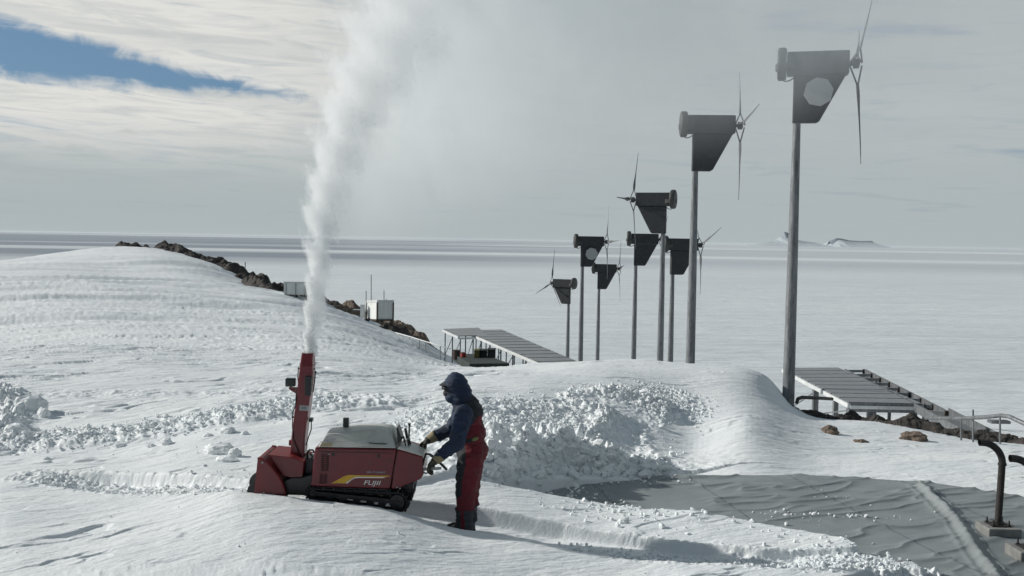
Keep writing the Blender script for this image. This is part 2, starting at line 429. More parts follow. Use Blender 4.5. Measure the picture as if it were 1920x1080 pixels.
HEAPL = GI([(-200,835),(55,835),(70,800),(85,765),(60,735),(-10,722),(-200,720)])
CHURN = GI([(700,815),(760,775),(905,745),(1000,745),(1130,722),(1250,722),(1320,745),(1350,775),(1285,790),(1240,800),(1230,850),(1275,890),(1000,893),(930,870),(880,840),(790,840)])
WALL = GI([(880,884),(950,886),(1050,882),(1150,886),(1270,889)])
CHURN2 = GI([(-100,735),(200,722),(600,722),(800,738),(640,765),(300,748),(-50,760)])
TARP = GI([(890,899),(1060,896),(1280,897),(1500,903),(1740,913),(1920,939),(2300,965)]) + [(9.5,9.0),(9.,7.),(5.2,7.),(3.6,9.0),(2.6,10.6),(1.,11.9)]
BANK = GI([(880,897),(985,915),(1100,937),(1250,953),(1400,974),(1590,1008),(1615,1024)]) + [(xat(1640,10.6),10.9),(xat(1660,10.4),10.3),(xat(1540,9.6),9.75),(xat(1440,9),9.1),(2,8),(-2,8),(-2,11)]
def tarp_h(x, y, wr=True):
    z = -.29 + .012*(y-12.5) + .035*sstep(13.5, 10., y)
    if wr:
        w = fbm(x*.8+y*.25+3, (y-x*.33)*2.4, 3, .42)
        crease = 1-np.abs(fbm(x*.55+1.3, (y-x*.38)*1.5+4, 3, .5))*3.0
        z = z + .013*w + .028*np.clip(crease, 0, 1)**3
        d, _, _ = path_d(x, y, ROLLP)
        z = z + .075*np.exp(-(d/.06)**2)*(1+.4*pnoise(x*6, y*6)) + .02*np.exp(-(d/.22)**2) + .010*np.exp(-((d-.15)/.03)**2)
    return z
ROLLP = [(xat(1740,14.6),14.6),(xat(1775,13.7),13.7),(xat(1815,12.7),12.7),(xat(1838,11.9),11.9),(xat(1868,11.1),11.1),(xat(1905,10.3),10.3),(xat(1930,9.2),9.2)]
def terrain(x, y, detail=True):
    h = base_h(x, y)
    lnY = np.log(y)
    # broad drifts on the far slope and gentle waves near by
    far = sstep(26, 45, y)*sstep(-.05, -.20, x/y)
    h = h + far*(.22*fbm(x*.03+2, y*.085+x*.015, 3))
    mid = sstep(9, 14, y)*sstep(60, 26, y)
    calm = sstep(.5, 1.4, np.hypot(np.maximum(np.abs(x+1.9)-1.6, 0), np.maximum(np.abs(y-11.4)-.3, 0)))
    h = h + .05*mid*calm*fbm(x*.22, y*.4+3, 3)
    if not detail: return h
    # wind-cut ledges (sastrugi): sharp steps facing the camera, long in x
    yr = y*.88 - x*.47; xr = x*.88 + y*.47     # the wind's direction
    q = yr*.85 + 1.9*fbm(xr*.28, yr*.6+7, 4, .55)
    amp = sstep(.08, .38, pnoise(xr*.35+11, yr*.9))*(.35+.65*sstep(.12, -.05, x/y))
    saw = q*1.3 - np.floor(q*1.3)
    h = h + .050*amp*(np.where(saw < .10, saw/.10, (1-saw)/.90)-.5)*sstep(60, 30, y)*calm
    q2 = yr*2.3 + 2.2*fbm(xr*.6+4, yr*1.4, 4, .55)
    s2 = q2 - np.floor(q2); amp2 = sstep(.10, .42, pnoise(xr*.7+31, yr*2.1))
    h = h + (.020*amp2*(np.where(s2 < .12, s2/.12, (1-s2)/.88)-.5)*sstep(44, 24, y))*(.25+.75*calm)
    # patchy, strongly eroded crust in the middle distance
    er = sstep(15.5, 19, y)*sstep(90, 45, y)*sstep(.02, -.08, x/y-.02+.12*pnoise(x*.08, y*.1))
    h = h + er*(.060*fbm(xr*.55, yr*2.6, 5, .64)*(.4+1.4*np.clip(pnoise(xr*.12+4, yr*.3)+.35, 0, 1)))
    h = h + .012*fbm(xr*1.2, yr*4.8, 5, .62) + .0040*fbm(xr*7, yr*20, 3, .6)
    qf = (yr*.058 + .55*fbm(xr*.02, yr*.07+7, 4, .55)); sf = qf*2-np.floor(qf*2)
    h = h + .42*sstep(30, 52, y)*sstep(-.4,.1,pnoise(xr*.03+3,yr*.08))*sstep(-.02,-.14,x/y)*(np.where(sf < .42, sf/.42, (1-sf)/.58)**1.2-.5)*sstep(130, 105, y)
    h = h + .15*sstep(24, 45, y)*fbm(xr*.09, yr*.5, 4, .5)*sstep(135, 105, y)
    # trench cut by the blower
    d, prm, side = path_d(x, y, TRENCH)
    dep = np.interp(prm, range(len(TDEP)), TDEP); wid = np.interp(prm, range(len(TWID)), TWID)
    wob = wid + .02*pnoise(x*.9, y*.9)
    inside = sstep(.03, -.03, d-wob)
    rr = fbm(x*7, y*9, 4, .65)
    lump = np.maximum(np.maximum(sstep(3.4, 2.2, prm), sstep(7.0, 8.0, prm)), .12)*sstep(11, 9.5, prm)
    h = h - dep*inside + .040*lump*inside*rr + .05*np.exp(-((d-wob-.04)/.07)**2)*lump*.45*np.clip(fbm(x*13, y*13, 3, .6)+.3, 0, 1)*sstep(11, 10, prm)
    # wind scoop beyond the left end of the cut
    # rubble strips, heaps and churned ground
    d, prm, side = path_d(x, y, STRIP)
    m = sstep(.70, .35, d)
    h = h + m*(.03 + .075*np.clip(fbm(x*4.6+y*2, y*3.4, 4, .65), -.4, 1)) - .07*np.exp(-((d-.75)/.3)**2)*(side < 0)
    sdv = poly_sd(x, y, HEAPL)
    m = sstep(-.05, .6, sdv); b = fbm(x*2.2, y*1.7+5, 5, .62)
    h = h + m*(.14 + .34*np.abs(b))
    sdv = poly_sd(x, y, CHURN)
    m = sstep(-.1, .45, sdv)
    b = np.abs(fbm(x*3.1, y*2.3+15, 5, .68)); fine = fbm(x*9, y*7, 3, .7)
    arc, prm2, side2 = path_d(x, y, ARC)
    sm = np.exp(-(arc/.52)**2)
    rough = m*(.075*b + .045*fine)*(1-.9*sm)
    dA, _, _ = path_d(x, y, EDGE)
    rough = rough + m*np.exp(-(dA/.34)**2)*(.03+.14*np.clip(b, 0, 1))
    h = h + rough - .09*m*sm + .10*m*np.exp(-((arc-.75)/.16)**2)*(1+.8*fine)
    dW, pw, sw = path_d(x, y, WALL)
    hw = np.interp(pw, range(len(WALLH)), WALLH)
    back = np.where(sw > 0, np.exp(-(dW/1.25)**2), sstep(.17, .0, dW))
    jag = 1 + .75*fbm(x*2.3, y*2.3, 4, .6) + .22*fine
    h = h + hw*back*jag
    sdv = poly_sd(x, y, CHURN2)
    h = h + sstep(0, 1.2, sdv)*.05*fbm(x*3.2, y*3.0, 4, .7)
    # the tarpaulin keeps the snow off; the bank of snow lies over its near part
    st = poly_sd(x, y, TARP); sb = poly_sd(x, y, BANK)
    on = sstep(-.02, .05, st)*sstep(.04, -.03, sb + .02*pnoise(x*6, y*6))
    over = sstep(.25, .0, dW)*0
    tz = tarp_h(x, y, False) - .14
    spill = sstep(-.35, .05, -poly_sd(x, y, TARP)) * 0
    low = on*(1-sstep(.02, .10, hw*back*jag))
    # loose snow lying at the right end of the cut
    e = np.hypot((x-xat(1640,10.7))/.85, (y-10.72)/.34); ln = sstep(1.05, .6, e + .35*fbm(x*5, y*5, 4, .6))
    low = low*(1-ln)
    h = h*(1-low) + tz*low
    h = np.where(ln > .5, np.maximum(h, tarp_h(x, y, False)+.05*ln+.05*np.abs(rr)), h)
    h = np.where((sb > 0), np.maximum(h, tarp_h(x, y, False)+.03+.10*sstep(0, .10, sb)*(d*0+1)*(1-inside)), h)
    return h
ARC = GI([(1130,752),(1180,765),(1225,790),(1205,830),(1160,860)])
EDGE = GI([(1150,735),(1240,760),(1250,790),(1220,825),(1235,860)])
WALLH = [.10,.34,.47,.30,.06]

nc = 1250
acol = np.linspace(-.78, .78, nc); acol = np.sign(acol)*np.where(np.abs(acol) > .55, .55+(np.abs(acol)-.55)*2.2, np.abs(acol))
rows = np.concatenate([np.linspace(5, 9.2, 60, endpoint=False), 1/np.linspace(1/9.2, 1/30, 1000, endpoint=False), np.exp(np.linspace(math.log(30), math.log(310), 420))])
Yg, Ag = np.meshgrid(rows, acol, indexing='ij'); Xg = Yg*Ag
Zg = terrain(Xg, Yg)
o = np_mesh('snow_ground', np.stack([Xg, Yg, Zg], -1).reshape(-1, 3), grid_faces(len(rows), nc), M_snow)
tag(o, kind='structure')
def Hs(x, y): return float(terrain(np.array([float(x)]), np.array([float(y)]))[0])
def ground_at(px, py, lo=9., hi=160.):
    Ys = np.exp(np.linspace(math.log(lo), math.log(hi), 1600)); p1 = at(px, py, 1.0)
    z = CAMZ + (p1.z-CAMZ)*Ys; x = p1.x*Ys
    b = z < terrain(x, Ys); k = int(np.argmax(b)) if b.any() else len(Ys)-1
    return Vector((x[k], Ys[k], z[k]))

# ------------------------------------------------------------------ sea ice
def ice_mat():
    m = bpy.data.materials.new('sea_ice_surface'); m.use_nodes = True
    t = NT(m.node_tree); p = t.n['Principled BSDF']
    pos = t.new('ShaderNodeNewGeometry').outputs['Position']; g = t.xyz(pos)
    n1 = t.noise(t.mapping(pos, (.0006, .0025, 1)), 1, 5, .55)
    n2 = t.noise(t.mapping(pos, (.012, .05, 1), (0, 0, R(5))), 1, 9, .68)
    cc = t.mix(t.mapr(n1, .35, .65), c4((.68, .73, .755)), c4((.78, .81, .825)))
    cc = t.mix(t.math('MULTIPLY', t.mapr(n2, .42, .70), .4), cc, c4((.55, .61, .64)))
    n4 = t.noise(t.mapping(pos, (.05, .30, 1), (0, 0, R(3)), (7, 3, 0)), 1, 7, .72, .3)
    cc = t.mix(t.math('MULTIPLY', t.mapr(n4, .46, .66), .32), cc, c4((.46, .52, .56)))
    # long, darker grey-blue bands far out, stronger towards the left
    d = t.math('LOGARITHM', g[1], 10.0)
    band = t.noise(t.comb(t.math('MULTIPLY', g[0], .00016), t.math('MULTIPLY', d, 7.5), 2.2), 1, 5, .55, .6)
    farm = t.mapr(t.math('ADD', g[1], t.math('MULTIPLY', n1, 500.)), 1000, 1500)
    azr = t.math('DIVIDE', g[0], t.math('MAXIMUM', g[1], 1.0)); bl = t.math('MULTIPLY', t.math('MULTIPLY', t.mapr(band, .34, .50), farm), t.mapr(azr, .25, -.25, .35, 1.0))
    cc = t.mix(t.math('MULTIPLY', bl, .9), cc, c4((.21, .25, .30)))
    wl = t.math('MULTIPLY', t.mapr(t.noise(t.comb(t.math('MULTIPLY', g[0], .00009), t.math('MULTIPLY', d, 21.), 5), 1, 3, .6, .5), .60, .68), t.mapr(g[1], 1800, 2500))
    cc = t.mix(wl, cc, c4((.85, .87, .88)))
    t.l.new(cc, p.inputs['Base Color']); p.inputs['Roughness'].default_value = .7; p.inputs['Specular IOR Level'].default_value = .2
    b = t.new('ShaderNodeBump'); b.inputs['Distance'].default_value = 2.2; b.inputs['Strength'].default_value = .8
    h = t.math('ADD', t.noise(t.mapping(pos, (.03, .13, 1), (0, 0, R(4))), 1, 8, .62, .4), t.math('MULTIPLY', t.noise(t.mapping(pos, (.12, .45, 1), (0, 0, R(-6))), 1, 6, .6, .3), .35))
    t.l.new(h, b.inputs['Height']); t.l.new(b.outputs[0], p.inputs['Normal'])
    return m
ICEZ = -22.; HAZE = 2.2e-5
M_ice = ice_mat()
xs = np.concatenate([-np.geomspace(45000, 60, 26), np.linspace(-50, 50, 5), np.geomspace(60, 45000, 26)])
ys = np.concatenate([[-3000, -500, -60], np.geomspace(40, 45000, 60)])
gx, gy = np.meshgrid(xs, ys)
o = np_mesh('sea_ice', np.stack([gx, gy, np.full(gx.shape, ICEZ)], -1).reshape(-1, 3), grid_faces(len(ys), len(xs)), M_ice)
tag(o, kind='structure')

# distant islands / nunataks on the horizon; haze fading is put into their colours
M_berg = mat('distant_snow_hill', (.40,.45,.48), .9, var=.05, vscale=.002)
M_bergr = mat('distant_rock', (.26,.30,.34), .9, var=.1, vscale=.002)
def island(name, prof, Y, m, depth=900):
    P = [at(px, py, Y) for px, py in prof]
    b = MB(); n = len(P); vs = []
    for k, (dy, s) in enumerate(((-depth, 0), (-depth*.4, .6), (0, 1), (depth*.5, .55), (depth, 0))):
        for p in P:
            vs.append((p.x, Y+dy, ICEZ-6 + (p.z-ICEZ+6)*s))
    fs = [(k*n+i, k*n+i+1, (k+1)*n+i+1, (k+1)*n+i) for k in range(4) for i in range(n-1)]
    b.add(vs, fs)
    return tag(b.build(name, m, smooth=False), kind='structure')
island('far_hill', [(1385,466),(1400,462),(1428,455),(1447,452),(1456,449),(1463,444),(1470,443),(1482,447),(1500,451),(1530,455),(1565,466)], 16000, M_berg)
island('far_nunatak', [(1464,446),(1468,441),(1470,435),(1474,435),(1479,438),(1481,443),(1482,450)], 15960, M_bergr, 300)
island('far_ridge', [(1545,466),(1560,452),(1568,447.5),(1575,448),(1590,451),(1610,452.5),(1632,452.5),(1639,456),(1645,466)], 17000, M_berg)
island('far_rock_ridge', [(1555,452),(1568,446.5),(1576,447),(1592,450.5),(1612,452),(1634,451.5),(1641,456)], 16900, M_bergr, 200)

# ------------------------------------------------------------------ tarpaulin
def tarp_mat():
    m = mat('grey_tarpaulin', (.235,.26,.265), .5, var=.12, vscale=1.2, bump=.25, bscale=50, col2=(.28,.305,.315), cfac=(.5,.75))
    t = NT(m.node_tree); p = t.n['Principled BSDF']
    pos = t.new('ShaderNodeNewGeometry').outputs['Position']; g = t.xyz(pos)
    src = p.inputs['Base Color'].links[0].from_socket
    # welded seams across the sheet and drifted frost
    u = t.math('ADD', t.math('MULTIPLY', g[0], .62), t.math('MULTIPLY', g[1], .12))
    fr = t.math('ABSOLUTE', t.math('SUBTRACT', t.math('FRACT', u), .5))
    seam = t.mapr(fr, .018, .0)
    cc = t.mix(t.math('MULTIPLY', seam, .55), src, c4((.075, .08, .085)))
    fz = t.mapr(t.noise(t.mapping(pos, (1.2, 5, 1), (0, 0, R(-12))), 2.2, 9, .75), .60, .76)
    cc = t.mix(t.math('MULTIPLY', fz, .30), cc, c4((.62, .65, .67)))
    t.l.new(cc, p.inputs['Base Color'])
    return m
ax = np.linspace(-1.0, 10.2, 620); ay = np.linspace(7.2, 16.2, 620)
tx, ty = np.meshgrid(ax, ay)
tz = tarp_h(tx, ty)
keep = poly_sd(tx, ty, TARP) > -.02
Fc = grid_faces(620, 620); kf = keep.ravel()[Fc].all(1); Fc = Fc[kf]
used = np.unique(Fc); remap = np.full(620*620, -1); remap[used] = np.arange(len(used))
o = np_mesh('tarpaulin', np.stack([tx, ty, tz], -1).reshape(-1, 3)[used], remap[Fc], tarp_mat())
sm_ = o.modifiers.new('s', 'SOLIDIFY'); sm_.thickness = .004; sm_.offset = -1
tag(o, 'large grey tarpaulin with creases and a rolled seam spread under the snow bank', 'tarpaulin')

# ------------------------------------------------------------------ loose snow
ICO = []
_t = (1+5**.5)/2
for a, b in ((1, _t), (-1, _t), (1, -_t), (-1, -_t)):
    ICO += [(0, a, b), (a, b, 0), (b, 0, a)]
ICO = np.array(ICO)/math.hypot(1, _t)
import bmesh as _bm
_b = _bm.new(); [_b.verts.new(v) for v in ICO]; _bm.ops.convex_hull(_b, input=_b.verts); _b.verts.index_update()
ICOF = np.array([[v.index for v in f.verts] for f in _b.faces]); ICO = np.array([v.co[:] for v in _b.verts]); _b.free()
def chunks(name, xy, size, label, sink=.3, flat=.75, m=None, lift=None):
    n = len(xy); x = xy[:, 0]; y = xy[:, 1]
    z = terrain(x, y) if lift is None else lift
    zt = np.where((poly_sd(x, y, TARP) > 0), tarp_h(x, y), -99); z = np.maximum(z, zt)
    V = np.repeat(ICO[None], n, 0)*rng.uniform(.62, 1.25, (n, 12, 1))
    V *= rng.uniform(.55, 1.3, (n, 1, 3))
    th = rng.uniform(0, 6.28, n); c, s = np.cos(th), np.sin(th)
    ph = rng.uniform(-.7, .7, n); cp, sp = np.cos(ph), np.sin(ph)
    X = V[..., 0]*c[:, None]-V[..., 1]*s[:, None]; Yy = V[..., 0]*s[:, None]+V[..., 1]*c[:, None]; Z = V[..., 2]*flat
    X2 = X*cp[:, None]+Z*sp[:, None]; Z2 = -X*sp[:, None]+Z*cp[:, None]
    V = np.stack([X2, Yy, Z2], -1)*size[:, None, None]
    V += np.stack([x, y, z+size*(flat-sink)], -1)[:, None]
    Fa = (ICOF[None]+np.arange(n)[:, None, None]*12).reshape(-1, 3)
    o = np_mesh(name, V.reshape(-1, 3), Fa, m or M_chunk, False)
    return tag(o, label, 'snow', kind='stuff')
def along(P, n, w, t0=0., t1=1.):
    P = np.array(P); k = rng.uniform(t0*(len(P)-1), t1*(len(P)-1), n); i = np.minimum(k.astype(int), len(P)-2); f = (k-i)[:, None]
    q = P[i]*(1-f)+P[i+1]*f; e = P[i+1]-P[i]; e = np.stack([-e[:, 1], e[:, 0]], 1)/np.linalg.norm(e, axis=1)[:, None]
    return q + e*rng.normal(0, 1, (n, 1))*w
def inpoly(P, n, grow=0.):
    P = np.array(P); lo = P.min(0)-.3; hi = P.max(0)+.3; q = rng.uniform(lo, hi, (n*4, 2)); s = poly_sd(q[:, 0], q[:, 1], P)
    return q[s > -grow][:n]
def psize(n, a, b, k=2.2): return a+(b-a)*rng.uniform(0, 1, n)**k
q = np.concatenate([along(STRIP, 2600, .34, 0, .92), inpoly(HEAPL, 900)]); 
chunks('snow_rubble', q, psize(len(q), .008, .045, 3.), 'strip and heap of broken snow lumps at the left')
q = np.concatenate([inpoly(CHURN, 10500, .25), along(WALL, 2200, .3), along(EDGE, 1500, .3)]); q = q[(path_d(q[:, 0], q[:, 1], ARC)[0] > .42) & (rng.uniform(0, 1, len(q)) < .12+1.6*np.clip(poly_sd(q[:, 0], q[:, 1], CHURN), 0, 1))]
chunks('churned_snow', q, psize(len(q), .007, .038, 3.), 'field of churned snow lumps thrown up behind the worker')
qf_ = along(WALL, 700, .07, .05, .97); qf_[:, 1] -= .10; q = np.concatenate([along(WALL, 90, .28), along(EDGE, 20, .3), qf_])
chunks('snow_lumps', q, psize(len(q), .025, .11, 3.), 'larger lumps of snow on the crest of the churned heap', sink=.45)
q = np.concatenate([along(TRENCH, 1400, .16, .02, .30), along(TRENCH, 1500, .13, .64, .94), along(TRENCH, 420, .42, .84, .98)])
chunks('trench_crumbs', q, psize(len(q), .006, .032, 3), 'snow crumbs lying along the floor of the blower cut')
q = np.concatenate([rng.normal(GI([(1160,955)])[0], (.55, .35), (260, 2)), rng.normal(GI([(1080,922)])[0], (.30, .22), (120, 2)),
                    rng.normal(GI([(1280,985)])[0], (.8, .3), (60, 2)), along(WALL, 160, .35), rng.normal(GI([(520,900)])[0], (.6, .5), (160, 2)),
                    rng.normal(GI([(1560,700)])[0], (.01, .01), (1, 2)), rng.normal(GI([(1530,955)])[0], (.6, .12), (70, 2))])
chunks('scattered_snow_bits', q, psize(len(q), .006, .04, 3), 'small bits of snow scattered over the bank')
q = np.stack([rng.uniform(-6, 5, 1100), rng.uniform(9.2, 20, 1100)], 1); q = q[fbm(q[:, 0]*.7, q[:, 1]*.9, 2) > .08]
chunks('snow_grains', q, psize(len(q), .004, .016, 2), 'fine crumbs of wind blown snow on the crust')

def snow_block(px, py, w, h, label, seed, flat=1.):
    p = ground_at(px, py); r = random.Random(seed); s = p.y/F
    b = MB(); vs = []
    import bmesh
    bm = bmesh.new(); bmesh.ops.create_icosphere(bm, subdivisions=3, radius=1)
    for v in bm.verts:
        q = v.co.copy(); k = 1 + .28*pn(q.x*1.7+seed, q.y*1.7+q.z*1.3) + .10*pn(q.x*5+seed, q.z*5+q.y*3)
        q = Vector((round(q.x*k*1.6)/1.6*.35+q.x*k*.65, q.y*k, max(-.5, q.z*k)))
        v.co = Vector((q.x*w*s/2, q.y*w*s/2*.7, q.z*h*s*.62))
    me = bpy.data.meshes.new('snow_block'); bm.to_mesh(me); bm.free(); me.materials.append(M_chunk)
    o = bpy.data.objects.new('snow_block', me); COL.objects.link(o); o.location = p + Vector((0, 0, h*s*.22)); o.rotation_euler = (0, 0, r.uniform(-.5, .5))
    return tag(o, label, 'snow block', 'blocks of snow thrown clear of the cut')
def pn(a, b): return float(pnoise(np.array([a]), np.array([b]))[0])
for i, (px, py, w, h, lab) in enumerate([
    (427, 811, 34, 14, 'flat slab of snow beyond the left cut, right of the two small lumps'),
    (390, 818, 20, 8, 'low snow lump just left of the flat slab'),
    (412, 848, 58, 22, 'largest pale snow block left of the blower chute'),
    (440, 856, 24, 20, 'upright snow block at the right end of the largest block'),
    (425, 864, 42, 12, 'low slab in front of the largest snow block'),
    (312, 833, 22, 14, 'rounded snow lump standing alone left of the largest block'),
    (283, 838, 17, 8, 'small snow lump left of the rounded lump'),
    (224, 838, 26, 9, 'crumbled snow lump furthest left beside the cut'),
    (459, 815, 14, 9, 'small snow lump right of the flat slab'),
    (1079, 921, 22, 18, 'white snow lump lying on the tarpaulin edge'),
    (1100, 932, 26, 8, 'flat snow slab beside the lump on the tarpaulin edge'),
    (1168, 981, 20, 11, 'snow lump casting a small shadow on the bank'),
    (55, 768, 60, 34, 'large angular snow boulder on the heap at the left edge'),
    (30, 812, 46, 22, 'snow boulder at the foot of the left heap'),
    (82, 782, 28, 22, 'round snow boulder at the right side of the left heap'),
    (1010, 909, 16, 8, 'small snow lump at the foot of the churned heap')]):
    snow_block(px, py, w, h, lab, i*3+1)

# ------------------------------------------------------------------ rock outcrops
def outcrop(name, line, width, amp, seed, nx=420, ny=120, m=None, off=.25):
    P = [tuple(ground_at(px, py, 14, 200).xy) if len(q) == 0 else (xat(px, q[0]), q[0]) for px, py, *q in line]
    P = np.array(P); k = np.linspace(0, len(P)-1.0001, nx); i = k.astype(int); f = (k-i)[:, None]
    c = P[i]*(1-f)+P[i+1]*f; e = np.gradient(c, axis=0); e /= np.linalg.norm(e, axis=1)[:, None]; nrm = np.stack([-e[:, 1], e[:, 0]], 1)
    v = np.linspace(-1, 1, ny)
    G = c[:, None]+nrm[:, None]*v[None, :, None]*width
    x = G[..., 0]; y = G[..., 1]; s = width
    env = (1-np.abs(v)[None]**2.2)*np.clip(np.minimum(k, len(P)-1-k)*1.6, 0, 1)[:, None]
    sc = 1/s
    nn = np.abs(fbm(x*sc*.8+seed, y*sc*.8, 4, .5)); n3 = fbm(x*sc*2.6+seed, y*sc*2.6, 4, .55)
    blk = np.floor(fbm(x*sc*1.9, y*sc*1.9+seed, 2)*6)/6
    z = np.maximum(terrain(x, y, False), base_h(x, y)) + amp*(env*(.55+1.1*nn+.35*blk+.22*n3) - off - .6*(1-env))
    o = np_mesh(name, np.stack([x, y, z], -1).reshape(-1, 3), grid_faces(nx, ny), m or M_rock, False)
    return tag(o, kind='structure')
outcrop('rock_outcrop', [(205,0,119),(235,0,121),(285,0,121),(330,0,119),(400,0,113),(450,0,107),(500,0,99),(540,0,91),(585,0,84),(645,0,68)], 5.0, 1.9, 3.1, 700, 140, off=.48)
outcrop('rock_outcrop', [(445,0,96),(470,0,92),(505,0,86),(530,0,81),(552,0,78)], 2.6, 1.5, 9.4, 300, 90, off=.34)
outcrop('rock_outcrop', [(628,0,72),(660,0,74),(690,0,75),(720,0,75),(760,0,72),(815,0,66)], 3.4, 1.4, 5.2, 360, 120, M_rock2, off=.40)
outcrop('rock_outcrop', [(672,0,66),(700,0,66),(735,0,66),(775,0,65)], 2.0, .9, 6.7, 260, 90, off=.40)
outcrop('rock_outcrop', [(1500,0,29),(1570,0,27.5),(1660,0,26.2),(1760,0,25.2),(1880,0,24.5),(2000,0,24)], 1.4, .52, 8.3, 420, 110, off=.50)

def rock(px, py, w, h, label, seed):
    import bmesh
    p = ground_at(px, py); s = p.y/F
    bm = bmesh.new(); bmesh.ops.create_icosphere(bm, subdivisions=4, radius=1)
    for v in bm.verts:
        q = v.co; k = 1+.45*pn(q.x*1.5+seed, q.y*1.5+q.z)+.16*pn(q.x*4+seed, q.z*4+q.y*2)+.06*pn(q.x*11, q.z*11+q.y*7)
        v.co = Vector((q.x*k*w*s/2, q.y*k*w*s/2*.8, q.z*k*h*s*.7))
    me = bpy.data.meshes.new('rock'); bm.to_mesh(me); bm.free(); me.materials.append(M_rock2)
    o = bpy.data.objects.new('rock', me); COL.objects.link(o); o.location = p+Vector((0, 0, h*s*.25))
    return tag(o, label, 'rock', 'boulders poking out of the snow')
rock(1557, 812, 32, 15, 'small pointed tan boulder alone on the snow slope', 2)
rock(1612, 829, 26, 6, 'flat dark snow streaked stone right of the pointed boulder', 5)
rock(1714, 825, 50, 16, 'widest tan boulder nearest the panel frame', 8)

# ------------------------------------------------------------------ wind turbines (local: pole on z axis, fairing bottom at z=0, rotor towards +x)
def oct_(c, r, y, n=8, ph=0): return [Vector((c[0]+r*math.cos(ph+2*math.pi*i/n), y, c[1]+r*math.sin(ph+2*math.pi*i/n))) for i in range(n)]
def make_turbine(px, Y, pyb, label, sgn, yaw, phases, octagon=False, scale=1., cone=10):
    b = at(px, pyb, Y); base = Hs(b.x, Y)-.25
    root = empty('wind_turbine', (b.x, Y, base), 0, label, 'wind turbine', 'wind turbines on tall poles')
    H = b.z-base
    m = MB(); m.tube([(0,0,0),(0,0,H*.5),(0,0,H+.06)], [.165,.14,.10], 20); m.build('pole', M_pole, root, smooth='auto')
    m = MB(); m.tube([(0,0,.0),(0,0,.07)], .30, 20); m.build('base_flange', M_pole, root)
    head = empty('turbine_head', (0, 0, H), 0)
    head.parent = root; head.rotation_euler = (0, 0, (yaw if sgn > 0 else math.pi+yaw)); 
    t = .17
    P = [(-.12,0),(.50,0),(.58,.05),(1.22,1.24),(1.29,1.30),(1.29,1.88),(-.30,1.88),(-.30,1.29),(-.12,1.29)]
    m = MB()
    P1 = [(-.12,0),(.50,0),(.58,.05),(1.22,1.26),(-.12,1.26)]
    m.hexa([Vector((x,-t*.8,z)) for x, z in P1], [Vector((x,t*.8,z)) for x, z in P1])
    P2 = [(-.30,1.262),(1.27,1.262),(1.29,1.30),(1.29,1.88),(-.30,1.88)]
    m.hexa([Vector((x,-t*1.25,z)) for x, z in P2], [Vector((x,t*1.25,z)) for x, z in P2])
    m.build('fairing', M_dark, head, bevel=.03)
    m = MB(); m.tube([(-.55,0,1.58),(-.53,0,1.58),(-.50,0,1.58),(-.36,0,1.58),(-.31,0,1.58)], [.36,.42,.44,.44,.40], 28)
    m.build('alternator_disc', M_disc, head, bevel=.01, smooth='auto')
    m = MB(); m.tube([(-.42,0,1.17),(-.34,0,1.12),(-.22,0,1.14),(-.10,0,1.22)], .018, 6); m.tube([(-.3,0,1.40),(-.30,0,1.58)], .3, 12)
    m.build('cable', M_disc, head)
    if octagon:
        for sy in (-1,):
            m = MB(); m.hexa(oct_((.53,.80), .385, sy*t*1.30, 8, R(10)), oct_((.53,.80), .385, sy*t*.8, 8, R(10)))
            m.build('octagonal_plate', M_octa, head)
    rot = empty('rotor', (1.29, 0, 1.55)); rot.parent = head
    m = MB(); m.tube([(0,0,0),(.10,0,0),(.10,0,0),(.24,0,0),(.27,0,0)], [.06,.06,.13,.13,.05], 14); m.build('hub', M_disc, rot, smooth='auto')
    for ph in phases:
        Rm = Matrix.Rotation(R(ph), 3, 'X')
        m = MB(); L = 2.65; secs = []
        for k in range(13):
            f = k/12; r = .55+(L-.55)*f; chord = (.09+.12*math.exp(-((f-.16)/.16)**2))*(1-.75*f)+.010
            th = .028*(1-.8*f)+.006; tw = R(64+24*min(1, f*1.7))     # angle of the chord against the rotor axis
            ox = .17 + math.tan(R(cone))*r*(1-.25*f) ; c = Vector((ox, 0, r))
            ux = Vector((math.cos(tw), math.sin(tw), 0)); uy = Vector((-math.sin(tw), math.cos(tw), 0))
            secs.append([Rm @ (c+ux*chord/2*a+uy*th*bb) for a, bb in ((-1,0),(-.3,1),(.5,.7),(1,0),(.5,-.5),(-.3,-.6))])
        vs = [p for s_ in secs for p in s_]; fs = [(k*6+i, k*6+(i+1) % 6, (k+1)*6+(i+1) % 6, (k+1)*6+i) for k in range(12) for i in range(6)]
        m.add(vs, fs+[tuple(range(6)), tuple(12*6+i for i in range(6))])
        # hinge struts that spread from the hub to the blade root
        tip = Rm @ Vector((.17+math.tan(R(cone))*.60, 0, .60))
        for a in (-1, 1):
            m.tube([Rm @ Vector((.17+a*.15, .0, .06)), tip], .024, 6)
        m.build('blade', M_blade, rot, smooth='auto')
    if scale != 1: head.scale = (scale,)*3
    return root
M_octa = mat('white_plate', (.40,.41,.41), .6, var=.05)
make_turbine(1494, 27, 231, 'nearest, tallest wind turbine with a white octagon on its fairing, misted over', 1, R(-15), (180, 60, -60), True, cone=6)
make_turbine(1303.5, 34, 321, 'second tallest wind turbine, plain dark fairing, just left of the nearest', 1, R(-4), (82, -38, 202), cone=5)
make_turbine(1243.5, 46, 438, 'wind turbine with its rotor on the left, high above the middle group', -1, R(-20), (30, 150, -90), cone=3)
make_turbine(1092, 61.5, 500, 'small wind turbine with a pale octagon left of the middle group', 1, R(4), (-32, 88, 208), True, cone=9)
make_turbine(1123, 74.5, 542, 'small low wind turbine right beside the one with the pale octagon', 1, R(-10), (35, 155, -85), cone=6)
make_turbine(1192, 58.5, 498, 'wind turbine directly below the left-facing rotor, its disc at the left', 1, R(-6), (180, 60, -60), cone=6)
